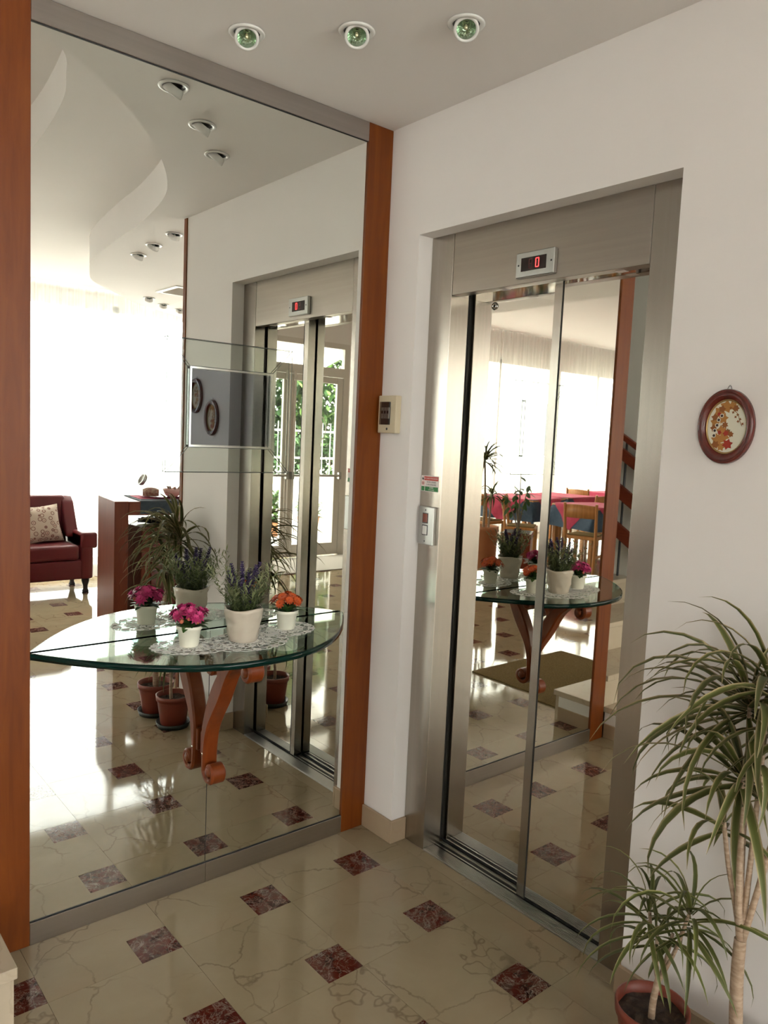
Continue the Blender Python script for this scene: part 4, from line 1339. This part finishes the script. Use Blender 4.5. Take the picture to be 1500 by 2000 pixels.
for z0, z1 in ((1.585, 1.622), (1.455, 1.530), (1.200, 1.292), (0.945, 1.042)):
    ya, yb = -0.12, 2.6
    vs = []
    for x in (-2.385, -2.355):
        for y, z in ((ya, z0), (yb, z0), (yb, z1), (ya, z1)):
            vs.append((x, y, z + SL * (y - 0.71)))
    MB().add(vs, [(0, 1, 2, 3), (4, 7, 6, 5), (0, 4, 5, 1), (1, 5, 6, 2), (2, 6, 7, 3), (3, 7, 4, 0)]).build('board', M['rail'], hr, True)
for y in (-0.02, 0.66, 1.34, 2.02):
    zb = 0.165 * max(1, math.ceil(y / RUN + 1)) if y > -0.01 else 0.165
    MB().tube([(-2.395, y, zb), (-2.395, y, 1.60 + SL * (y - 0.71))], 0.008, 8).build('upright', M['black'], hr, True)

# ============================================================ MATS
mt = MB().box(-2.52, -1.49, -1.15, -0.36, 0.0005, 0.010, 0.003).build('doormat', M['mat_brown'])
mt.data.transform(T(2.0, 0.75, 0)); mt.location = (-2.0, -0.75, 0)
tag(mt, 'brown coir mat in front of the marble stairs', 'mat')
mt = MB().box(-3.98, -2.20, -5.52, -4.68, 0.0005, 0.012, 0.003).build('doormat', M['mat_grey'])
mt.data.transform(T(3.1, 5.1, 0)); mt.location = (-3.1, -5.1, 0)
tag(mt, 'grey entrance mat inside the glass doors', 'mat')

# ============================================================ SOFA
so = thing('sofa', 'dark red leather two seat sofa in front of the sheer curtain', 'sofa', (-0.05, -4.86, 0))
ML = M['red_leather']
MB().box(-0.655, 0.645, -0.30, 0.155, 0.125, 0.30, 0.018, 3, smooth=True).build('seat_base', ML, so)
for x0, x1 in ((-0.53, -0.003), (0.003, 0.53)):
    MB().box(x0, x1, -0.22, 0.175, 0.302, 0.435, 0.030, 4, smooth=True).build('seat_cushion', ML, so)
bk = MB()
b = bmesh.new()
bmesh.ops.create_cube(b, size=1)
for v in b.verts:
    x, y, z = v.co
    v.co = (x * 1.06, -0.235 + y * 0.13 - (0.06 if z > 0 else 0), 0.58 + z * 0.54)
bmesh.ops.bevel(b, geom=list(b.edges), offset=0.03, segments=4, profile=0.5, affect='EDGES')
bk.bm(b, None, True)
bk.build('backrest', ML, so)
for s in (-1, 1):
    xa, xb = sorted((s * 0.545, s * 0.655))
    MB().box(xa, xb, -0.30, 0.165, 0.125, 0.54, 0.022, 3, smooth=True).build('arm', ML, so)
    xc, xd = sorted((s * 0.545, s * 0.69))
    MB().box(xc, xd, -0.24, 0.175, 0.40, 0.545, 0.024, 3, smooth=True).build('arm_roll', ML, so)
    # wing sloping from the back to the arm
    pr = [(-0.36, 0.50), (-0.36, 0.835), (-0.275, 0.85), (-0.215, 0.80), (-0.07, 0.52), (-0.07, 0.48)]
    vs = [(s * 0.49, p[0], p[1]) for p in pr] + [(s * 0.60, p[0], p[1] - 0.01) for p in pr]
    n_ = len(pr)
    bw = bmesh.new()
    bv = [bw.verts.new(v) for v in vs]
    bw.faces.new(bv[:n_]); bw.faces.new(bv[n_:][::-1])
    for i in range(n_): bw.faces.new((bv[i], bv[(i + 1) % n_], bv[n_ + (i + 1) % n_], bv[n_ + i]))
    bmesh.ops.recalc_face_normals(bw, faces=bw.faces)
    bmesh.ops.bevel(bw, geom=list(bw.edges), offset=0.016, segments=3, profile=0.5, affect='EDGES')
    MB().bm(bw, None, True).build('wing', ML, so)
    for y in (-0.25, 0.115):
        MB().lathe([(0.0, 0.0), (0.026, 0.0), (0.030, 0.012), (0.020, 0.03), (0.021, 0.06), (0.034, 0.10), (0.036, 0.126), (0, 0.126)], 16, T(s * 0.60, y, 0)).build('leg', M['leg_dark'], so)
cu = bmesh.new()
bmesh.ops.create_grid(cu, x_segments=14, y_segments=14, size=0.5)
top = [(v.co.x, v.co.y) for v in cu.verts]
cu.free()
mb = MB()
N_ = 15
def puff(sgn):
    vs = []
    for i in range(N_):
        for j in range(N_):
            u, v = -1 + 2 * i / (N_ - 1), -1 + 2 * j / (N_ - 1)
            th = 0.062 * (max(0, (1 - u ** 4)) * max(0, (1 - v ** 4))) ** 0.6
            cor = 1 + 0.05 * (u * u * v * v)
            vs.append((u * 0.17 * cor * (1 - 0.04 * (1 - abs(v))), sgn * th, v * 0.165 * cor * (1 - 0.04 * (1 - abs(u)))))
    fs = [(i * N_ + j, (i + 1) * N_ + j, (i + 1) * N_ + j + 1, i * N_ + j + 1) for i in range(N_ - 1) for j in range(N_ - 1)]
    return vs, fs
for sg in (1, -1):
    v_, f_ = puff(sg)
    mb.add(v_, f_, True)
cs = mb.build('sofa_cushion', M['cushion'])
cs.location = (0.232, -4.985, 0.600)
cs.rotation_euler = (R(20), R(-4), R(-4))
tag(cs, 'cream cushion with red heart print on the red sofa', 'cushion')

# ============================================================ COUNTER AND CABINET
ck = thing('bar_counter', 'tall cherry wood counter with an open front', 'counter', (0.156, -3.098, 0), R(8))
# local: +y towards the mirror
MB().box(-0.03, 0.062, -0.26, 0.255, 0, 1.0, 0.002).build('end_panel', M['cherry'], ck)
MB().box(1.15, 1.24, -0.26, 0.255, 0, 1.0, 0.002).build('end_panel', M['cherry'], ck)
MB().box(0.063, 1.149, -0.26, 0.255, 0.905, 0.999, 0.002).build('counter_top', M['cherry'], ck)
rr = MB()
rr.box(0.14, 0.98, -0.22, 0.258, 1.0005, 1.0035).box(0.14, 0.98, 0.2555, 0.2585, 0.915, 1.0035)
ro = rr.build('table_runner', M['navy_runner'])
ro.matrix_world = T(0.156, -3.098, 0) @ RZ(R(8))
tag(ro, 'dark navy runner over the top of the cherry counter', 'cloth')
CM = T(0.156, -3.098, 0) @ RZ(R(8))
def on_counter(name, label, cat, x, y, group='serving pieces on the counter'):
    p = CM @ Vector((x, y, 1.0042))
    return thing(name, label, cat, p, 0, group)
t_ = MB().box(0.17, 0.62, -0.16, 0.10, 1.0038, 1.0055).build('place_mat', M['cloth_pink'])
t_.matrix_world = CM
tag(t_, 'raspberry place mat on the navy runner', 'cloth')
pl = on_counter('serving_plate', 'red plate of dried petals on the counter', 'plate', 0.36, -0.02)
pl.location.z += 0.0018
MB().lathe([(0, 0.0), (0.09, 0.0), (0.15, 0.010), (0.152, 0.012), (0.09, 0.004), (0, 0.004)], 32).build('dish', M['plate_red'], pl)
jr = on_counter('glass_jar', 'open clip top glass jar of dried petals on the red plate', 'jar', 0.285, -0.03)
jr.location.z += 0.0065
MB().lathe([(0, 0.0), (0.055, 0.0), (0.062, 0.01), (0.062, 0.055), (0.050, 0.068), (0.050, 0.076)], 24).build('jar_body', M['win_glass'], jr)
MB().lathe([(0, 0.004), (0.056, 0.004), (0.058, 0.05), (0.03, 0.062), (0, 0.058)], 16).build('petals', noisy('dried_petals', (0.20, 0.05, 0.04), (0.50, 0.32, 0.22), 60, 0.9, bmp=0.8), jr)
lid = T(-0.058, 0.0, 0.118) @ RY(R(-62))
MB().lathe([(0, -0.008), (0.040, -0.008), (0.044, 0.0), (0.044, 0.016), (0.037, 0.018), (0.036, 0.006), (0, 0.004)], 24, lid).build('lid', M['plate'], jr)
MB().tube([(-0.050, 0, 0.070), (-0.058, 0.0, 0.082), (-0.048, 0, 0.088)], 0.002, 6).build('clip', M['plate'], jr)
bw_ = on_counter('bowl', 'rose ceramic bowl heaped with petals on the red plate', 'bowl', 0.435, -0.01)
bw_.location.z += 0.0065
MB().lathe([(0, 0.0), (0.035, 0.0), (0.05, 0.012), (0.072, 0.055), (0.069, 0.056), (0.046, 0.016), (0, 0.01)], 28).build('bowl_body', M['ceramic'], bw_)
pm = bpy.data.materials['dried_petals']
hp = MB()
rnd = random.Random(9)
for k in range(40):
    a = rnd.random() * 6.28; r = 0.055 * math.sqrt(rnd.random()); e = rnd.uniform(0, 1.4)
    leaf_blade(hp, (r * math.cos(a), r * math.sin(a), 0.05 + 0.025 * (1 - r / 0.055) * rnd.random()), (math.cos(a) * math.cos(e), math.sin(a) * math.cos(e), math.sin(e)), (0, 0, 1), 0.03, 0.016, 0.6, 0.5, 2)
hp.build('petals', pm, bw_)
MB().tube([(-0.02, 0.0, 0.06), (-0.045, 0.0, 0.125)], 0.0025, 6).build('spoon', M['plate'], bw_)

cb = thing('low_cabinet', 'low cherry wood cabinet standing inside the open counter', 'cabinet', (0.66, -3.24, 0), R(-5))
MB().box(-0.33, 0.33, -0.20, 0.20, 0.0, 0.80, 0.003).build('body', M['cherry'], cb)
for x0, x1 in ((-0.26, -0.005), (0.005, 0.30)):
    d_ = MB().box(x0, x1, 0.2005, 0.215, 0.05, 0.755, 0.003).build('door', M['mahogany'], cb)
    MB().box((x0 + x1) / 2 - 0.05, (x0 + x1) / 2 + 0.05, 0.2155, 0.226, 0.715, 0.728).build('handle', M['black'], d_)
bg_ = thing('folded_bag', 'crumpled black bag lying on the low cabinet', 'bag', (0.60, -3.20, 0.801))
bm_ = bmesh.new()
bmesh.ops.create_icosphere(bm_, subdivisions=4, radius=1)
rnd = random.Random(4)
from mathutils import noise as mnoise
for v in bm_.verts:
    d = mnoise.noise(v.co * 2.3) * 0.35 + mnoise.noise(v.co * 5.0) * 0.15
    c = v.co * (1 + d)
    v.co = (c.x * 0.20, c.y * 0.10, max(0.0, 0.028 + c.z * 0.030))
MB().bm(bm_, None, True).build('bag_body', M['black'], bg_)
MB().tube([(-0.10, 0.05, 0.045), (-0.02, 0.10, 0.052), (0.08, 0.09, 0.048)], 0.005, 7).build('strap', M['plate'], bg_)

# ============================================================ ENTRANCE DOORS
dr = empty('door_1', (-2.97, YF, 0))
dr['kind'] = 'structure'
dr['label'] = 'glazed double entrance door with push bars'
def wb(mb, nm, m_, p=dr): return mb.build(nm, m_, p, True)
Y0, Y1 = YF - 0.05, YF + 0.01
wb(MB().box(-3.74, -3.665, Y0, Y1, 0, 2.64).box(-2.275, -2.20, Y0, Y1, 0, 2.64).box(-3.665, -2.275, Y0, Y1, 2.575, 2.64), 'frame', M['frame'])
wb(MB().box(-3.665, -2.275, Y0, Y1, 2.225, 2.335), 'transom', M['frame'])
wb(MB().box(-3.665, -2.275, YF - 0.025, YF - 0.02, 2.335, 2.575), 'top_light', M['win_glass'])
for (xa, xb, hs) in ((-3.66, -2.975, 1), (-2.965, -2.28, -1)):
    lf = empty('leaf', (xa + 2.97, 0, 0))
    lf.parent = dr
    wl = xb - xa
    stl = MB().box(0, 0.085, -0.04, 0.0, 0.012, 2.22, 0.003).box(wl - 0.085, wl, -0.04, 0.0, 0.012, 2.22, 0.003)
    stl.box(0.085, wl - 0.085, -0.04, 0.0, 0.012, 0.162, 0.003).box(0.085, wl - 0.085, -0.04, 0.0, 2.145, 2.22, 0.003)
    stl.build('leaf_frame', M['frame'], lf)
    MB().box(0.085, wl - 0.085, -0.023, -0.018, 0.162, 2.145).build('pane', M['win_glass'], lf)
    MB().tube([(0.03, 0.055, 1.01), (wl - 0.03, 0.055, 1.01)], 0.015, 10).box(0.015, 0.055, 0.0, 0.065, 0.965, 1.055, 0.004).box(wl - 0.055, wl - 0.015, 0.0, 0.065, 0.965, 1.055, 0.004).build('push_bar', M['plate'], lf)
    xs_ = 0.045 if hs == -1 else wl - 0.045
    MB().tube([(xs_, 0.018, 0.05), (xs_, 0.018, 2.18)], 0.006, 7).box(xs_ - 0.018, xs_ + 0.018, 0.0, 0.03, 0.04, 0.13, 0.004).box(xs_ - 0.018, xs_ + 0.018, 0.0, 0.03, 2.14, 2.25, 0.004).build('bolt_rod', M['frame'], lf)
    # white emblem on the glass: H in an oval ring
    em = MB()
    n_ = 40
    vs, fs = [], []
    for k in range(n_):
        a = 2 * math.pi * k / n_
        for s in (0.90, 1.0):
            for yy in (-0.0178, -0.0165):
                vs.append((wl / 2 + 0.125 * s * math.cos(a), yy, 1.59 + 0.165 * s * math.sin(a)))
    for k in range(n_):
        a, b = k * 4, ((k + 1) % n_) * 4
        fs += [(a, a + 2, b + 2, b), (a + 1, b + 1, b + 3, a + 3), (a, b, b + 1, a + 1), (a + 2, a + 3, b + 3, b + 2)]
    em.add(vs, fs)
    em.box(wl / 2 - 0.06, wl / 2 - 0.038, -0.0178, -0.0165, 1.50, 1.68).box(wl / 2 + 0.038, wl / 2 + 0.06, -0.0178, -0.0165, 1.50, 1.68).box(wl / 2 - 0.038, wl / 2 + 0.038, -0.0178, -0.0165, 1.58, 1.60)
    em.build('emblem', M['white'], lf)

# ============================================================ DINING ROOM
def cloth(size, half, rot, z, n_=26, off=0.004):
    vs, fs = [], []
    for i in range(n_ + 1):
        for j in range(n_ + 1):
            u, v = -size + 2 * size * i / n_, -size + 2 * size * j / n_
            x, y = u * math.cos(rot) - v * math.sin(rot), u * math.sin(rot) + v * math.cos(rot)
            qx, qy = max(-half, min(half, x)), max(-half, min(half, y))
            dx, dy = x - qx, y - qy
            d = math.hypot(dx, dy)
            if d < 1e-6: vs.append((x, y, z + off))
            else:
                fl2 = off + 0.10 * d + 0.012 * math.sin(14 * (x + y)) * min(1, d * 6)
                vs.append((qx + dx / d * fl2, qy + dy / d * fl2, z + off - 0.985 * d))
    for i in range(n_):
        for j in range(n_):
            a = i * (n_ + 1) + j
            fs.append((a, a + 1, a + n_ + 2, a + n_ + 1))
    return MB().add(vs, fs, True)
def dining_table(loc, rz, lab, w_=0.42):
    t_ = thing('dining_table', 'square wooden dining table ' + lab, 'table', loc, rz, 'dining tables')
    MB().box(-w_, w_, -w_, w_, 0.715, 0.745, 0.004).build('table_top', M['oak'], t_)
    for sx in (-1, 1):
        for sy in (-1, 1):
            MB().box(sx * (w_ - 0.05) - 0.03, sx * (w_ - 0.05) + 0.03, sy * (w_ - 0.05) - 0.03, sy * (w_ - 0.05) + 0.03, 0, 0.715, 0.004).build('leg', M['oak'], t_)
    c1 = cloth(w_ + 0.30, w_, 0, 0.745, off=0.004).build('tablecloth', M['cloth_blue'])
    c1.location = loc; c1.rotation_euler = (0, 0, rz)
    tag(c1, 'navy blue tablecloth ' + lab, 'tablecloth', 'navy tablecloths')
    c2 = cloth((w_ + 0.12), w_, R(45), 0.745, 30, off=0.010).build('overlay_cloth', M['cloth_pink'])
    c2.location = loc; c2.rotation_euler = (0, 0, rz)
    tag(c2, 'raspberry overlay cloth ' + lab, 'tablecloth', 'raspberry overlay cloths')
def chair():
    t_ = empty('dining_chair')
    for sx in (-1, 1):
        MB().tube([(sx * 0.185, -0.19, 0), (sx * 0.19, -0.19, 0.45), (sx * 0.195, -0.235, 0.84)], [0.017, 0.019, 0.016], 10).build('leg', M['oak'], t_)
        MB().tube([(sx * 0.19, 0.19, 0), (sx * 0.195, 0.18, 0.44)], [0.016, 0.02], 10).build('leg', M['oak'], t_)
        MB().box(sx * 0.19 - 0.01, sx * 0.19 + 0.01, -0.18, 0.18, 0.19, 0.22, 0.003).build('stretcher', M['oak'], t_)
    MB().box(-0.205, 0.205, -0.19, 0.20, 0.405, 0.445, 0.006).build('seat_frame', M['oak'], t_)
    MB().box(-0.18, 0.18, -0.165, 0.18, 0.446, 0.462, 0.006, 2).build('seat', M['mat_brown'], t_)
    vs, fs = [], []
    n_ = 12
    for k in range(n_ + 1):
        u = -1 + 2 * k / n_
        x = 0.19 * u; y = -0.222 - 0.045 * (1 - u * u)
        for dy in (0, 0.016):
            for z in (0.665, 0.815 + 0.012 * (1 - u * u)): vs.append((x, y + dy, z))
    for k in range(n_):
        a, b2 = k * 4, (k + 1) * 4
        fs += [(a, b2, b2 + 1, a + 1), (a + 2, a + 3, b2 + 3, b2 + 2), (a, a + 2, b2 + 2, b2), (a + 1, b2 + 1, b2 + 3, a + 3)]
    fs += [(0, 1, 3, 2), (n_ * 4, n_ * 4 + 2, n_ * 4 + 3, n_ * 4 + 1)]
    MB().add(vs, fs, True).build('backrest', M['oak'], t_)
    return t_
dining_table((-6.55, -5.05, 0), R(8), 'nearest the tall planter', 0.50)
dining_table((-7.65, -5.15, 0), R(4), 'in the middle of the dining room', 0.45)
dining_table((-6.55, -3.72, 0), R(-12), 'closest to the stairs', 0.40)
dining_table((-9.5, -5.3, 0), R(0), 'far back by the curtains', 0.45)
ch0 = chair()
chairs = [((-5.78, -3.30), R(105), 'beech dining chair at the table closest to the stairs'), ((-5.66, -4.28), R(35), 'beech dining chair in front of the table by the tall planter'),
          ((-7.35, -4.35), R(178), 'beech dining chair at the middle dining table'), ((-8.2, -4.45), R(168), 'beech dining chair at the far table, front side'),
          ((-8.52, -5.3), R(95), 'beech dining chair between the middle and far tables'), ((-5.72, -5.0), R(95), 'beech dining chair beside the tall planter')]
for k, ((x, y), a, lab) in enumerate(chairs):
    c = ch0 if k == 0 else copy_tree(ch0)
    c.location = (x, y, 0); c.rotation_euler = (0, 0, a)
    tag(c, lab, 'chair', 'beech dining chairs')

# tall planter with dracaena, and planter box with a ficus
tp = thing('planter_dracaena', 'slender dracaena in a tall terracotta cylinder', 'potted plant', (-3.80, -3.24, 0))
MB().lathe([(0, 0), (0.135, 0), (0.14, 0.01), (0.155, 0.60), (0.163, 0.605), (0.163, 0.64), (0.148, 0.64), (0.142, 0.60)], 36).build('pot', M['clay'], tp)
MB().lathe([(0, 0.60), (0.143, 0.595)], 24).build('soil', M['soil'], tp)
stems = MB()
stem(stems, [(0.0, 0, 0.58), (0.01, 0.01, 0.95), (0.03, 0.0, 1.32)], 0.016, 0.010)
stem(stems, [(-0.03, 0.04, 0.58), (-0.06, 0.03, 0.8), (-0.05, 0.05, 0.98)], 0.013, 0.009)
stems.build('trunk', M['bark'], tp)
crown(tp, (0.03, 0.0, 1.34), 'big', 44, 51, 0.72)
crown(tp, (-0.05, 0.05, 0.98), 'big', 30, 52, 0.6)
pb = thing('planter_box', 'leafy ficus in a cherry wood planter box', 'potted plant', (-3.74, -2.72, 0), R(35))
MB().box(-0.17, 0.17, -0.14, 0.14, 0.0, 0.64, 0.004).build('planter', M['rail'], pb)
MB().box(-0.15, 0.15, -0.12, 0.12, 0.6405, 0.644).build('soil', M['soil'], pb)
stems = MB()
tips = [(0.05, 0.0, 1.32), (-0.12, 0.08, 1.12), (0.16, -0.05, 1.14), (0.0, -0.14, 0.98), (-0.2, -0.06, 0.92)]
for tx, ty, tz in tips:
    stem(stems, [(0, 0, 0.63), (tx * 0.35, ty * 0.35, 0.63 + (tz - 0.63) * 0.5), (tx, ty, tz)], 0.009, 0.003)
stems.build('branches', M['trunk'], pb)
fb = MB()
leaf_blade(fb, (0, 0, 0), (1, 0, 0.1), (0, 0, 1), 0.085, 0.036, 0.5, 0.4, 5)
fo = fb.build('leaf', M['green'], pb)
fme = fo.data
rnd = random.Random(77)
first = True
for tx, ty, tz in tips:
    for k in range(11):
        u = rnd.uniform(0.55, 1.02)
        Mx = T(tx * u, ty * u, 0.63 + (tz - 0.63) * u) @ RZ(rnd.random() * 6.28) @ RY(rnd.uniform(-0.2, 0.8)) @ Matrix.Scale(rnd.uniform(0.8, 1.25), 4)
        if first: fo.matrix_local = Mx; first = False
        else: inst('leaf', fme, pb, Mx)

# ============================================================ OUTSIDE
aw = thing('awning', 'white fabric awning above the entrance', 'awning', (-2.97, -5.78, 2.66))
MB().add([(-1.3, 0, 0.10), (1.3, 0, 0.10), (1.3, -1.1, -0.20), (-1.3, -1.1, -0.20), (-1.3, 0, 0.105), (1.3, 0, 0.105), (1.3, -1.1, -0.195), (-1.3, -1.1, -0.195)],
         [(0, 1, 2, 3), (4, 7, 6, 5), (0, 4, 5, 1), (1, 5, 6, 2), (2, 6, 7, 3), (3, 7, 4, 0)]).build('canopy', M['awning'], aw)
MB().tube([(-1.3, -1.1, -0.20), (1.3, -1.1, -0.20)], 0.018, 8).build('front_bar', M['white'], aw)
for sx in (-1.28, 1.28):
    MB().tube([(sx, 0.0, -0.35), (sx, -1.08, -0.215)], 0.014, 8).build('arm', M['white'], aw)
gd = MB().box(-30, 14, -34, YF - 0.16, -0.16, -0.02)
gd.build('ground', M['ground'])['kind'] = 'structure'
def tree(label, loc, h, r, n_, seed, low_=0.9):
    rnd = random.Random(seed)
    t_ = thing('tree', label, 'tree', loc, 0, 'trees beyond the entrance')
    stem_ = MB()
    stem(stem_, [(0, 0, 0), (0.08, 0.05, h * 0.35), (0.0, 0.0, h * 0.7)], 0.16, 0.07)
    stem_.build('trunk', M['trunk'], t_)
    mb = MB()
    for k in range(n_):
        a = rnd.random() * 6.283; z = low_ + (h - low_) * rnd.random()
        prof = math.sin(math.pi * min(1, max(0.05, (z - low_ * 0.5) / (h - low_ * 0.5)))) ** 0.6
        rr_ = r * prof * math.sqrt(rnd.random())
        e = rnd.uniform(-0.9, 0.5)
        b_ = rnd.random() * 6.283
        leaf_blade(mb, (rr_ * math.cos(a), rr_ * math.sin(a), z), (math.cos(b_) * math.cos(e), math.sin(b_) * math.cos(e), math.sin(e)), (0, 0, 1), rnd.uniform(0.18, 0.34), 0.11, 0.7, rnd.random(), 2)
    f_ = mb.build('foliage', M['foliage'], t_)
    f_['kind'] = 'stuff'
tree('tall dark green tree behind the right entrance leaf', (-9.3, -15.3, -0.02), 6.0, 1.9, 9500, 1, 0.9)
tree('bright green tree behind the left entrance leaf', (-5.5, -15.0, -0.02), 5.2, 1.5, 7500, 2, 0.9)
tree('wide tree closing the garden at the back', (-8.0, -21.0, -0.02), 7.5, 3.4, 11000, 3, 0.7)
fc = thing('garden_fence', 'pale iron fence along the garden', 'fence', (-6.6, -11.0, -0.02), 0)
for z in (0.55, 1.05, 1.60): MB().box(-3.2, 3.2, -0.018, 0.018, z - 0.02, z + 0.02).build('rail', M['fence'], fc)
for k in range(33): MB().tube([(-3.2 + 0.2 * k, 0, 0), (-3.2 + 0.2 * k, 0, 1.78)], [0.011, 0.008], 6).build('bar', M['fence'], fc)
gw = MB().box(-4.0, 4.0, -0.10, 0.10, 0.0, 0.62, 0.01).build('garden_wall', M['white'])
gw.location = (-6.5, -11.9, -0.02); gw.rotation_euler = (0, 0, 0)
tag(gw, 'low white garden wall behind the iron fence', 'wall')
hg = thing('hedge', 'clipped dark green hedge above the low garden wall', 'hedge', (-6.4, -12.6, -0.02), 0)
hb = MB()
rnd = random.Random(31)
for k in range(7000):
    b_ = rnd.random() * 6.283; e = rnd.uniform(-0.8, 0.8)
    leaf_blade(hb, (rnd.uniform(-3.6, 3.6), rnd.uniform(-0.35, 0.35), rnd.uniform(0.15, 1.5)), (math.cos(b_) * math.cos(e), math.sin(b_) * math.cos(e), math.sin(e)), (0, 0, 1), 0.16, 0.08, 0.5, rnd.random() * 0.8, 2)
hb.build('foliage', M['foliage'], hg)['kind'] = 'stuff'
for k in range(7):
    MB().tube([(-3.2 + k * 1.05, 0, 0), (-3.2 + k * 1.05, 0.03, 1.0)], 0.03, 7).build('stem', M['trunk'], hg)
def shrub(label, loc, h, seed):
    rnd = random.Random(seed)
    t_ = thing('shrub', label, 'shrub', loc, 0, 'shrubs outside the entrance')
    MB().lathe([(0, 0), (0.11, 0), (0.15, 0.22), (0.14, 0.22), (0, 0.18)], 20).build('pot', M['clay'], t_)
    mb = MB()
    for k in range(260):
        a = rnd.random() * 6.283; e = rnd.uniform(-0.2, 1.3); q = rnd.random()
        leaf_blade(mb, (0.16 * q * math.cos(a), 0.16 * q * math.sin(a), 0.2 + h * rnd.random()), (math.cos(a) * math.cos(e), math.sin(a) * math.cos(e), math.sin(e)), (0, 0, 1), 0.12, 0.045, 0.7, 0.4 + 0.6 * rnd.random(), 2)
    mb.build('foliage', M['foliage'], t_)['kind'] = 'stuff'
shrub('yellow green shrub in a pot, left of the door mullion', (-4.05, -7.6, -0.02), 0.45, 5)
shrub('small green shrub in a pot, right of the door mullion', (-4.9, -8.0, -0.02), 0.35, 6)
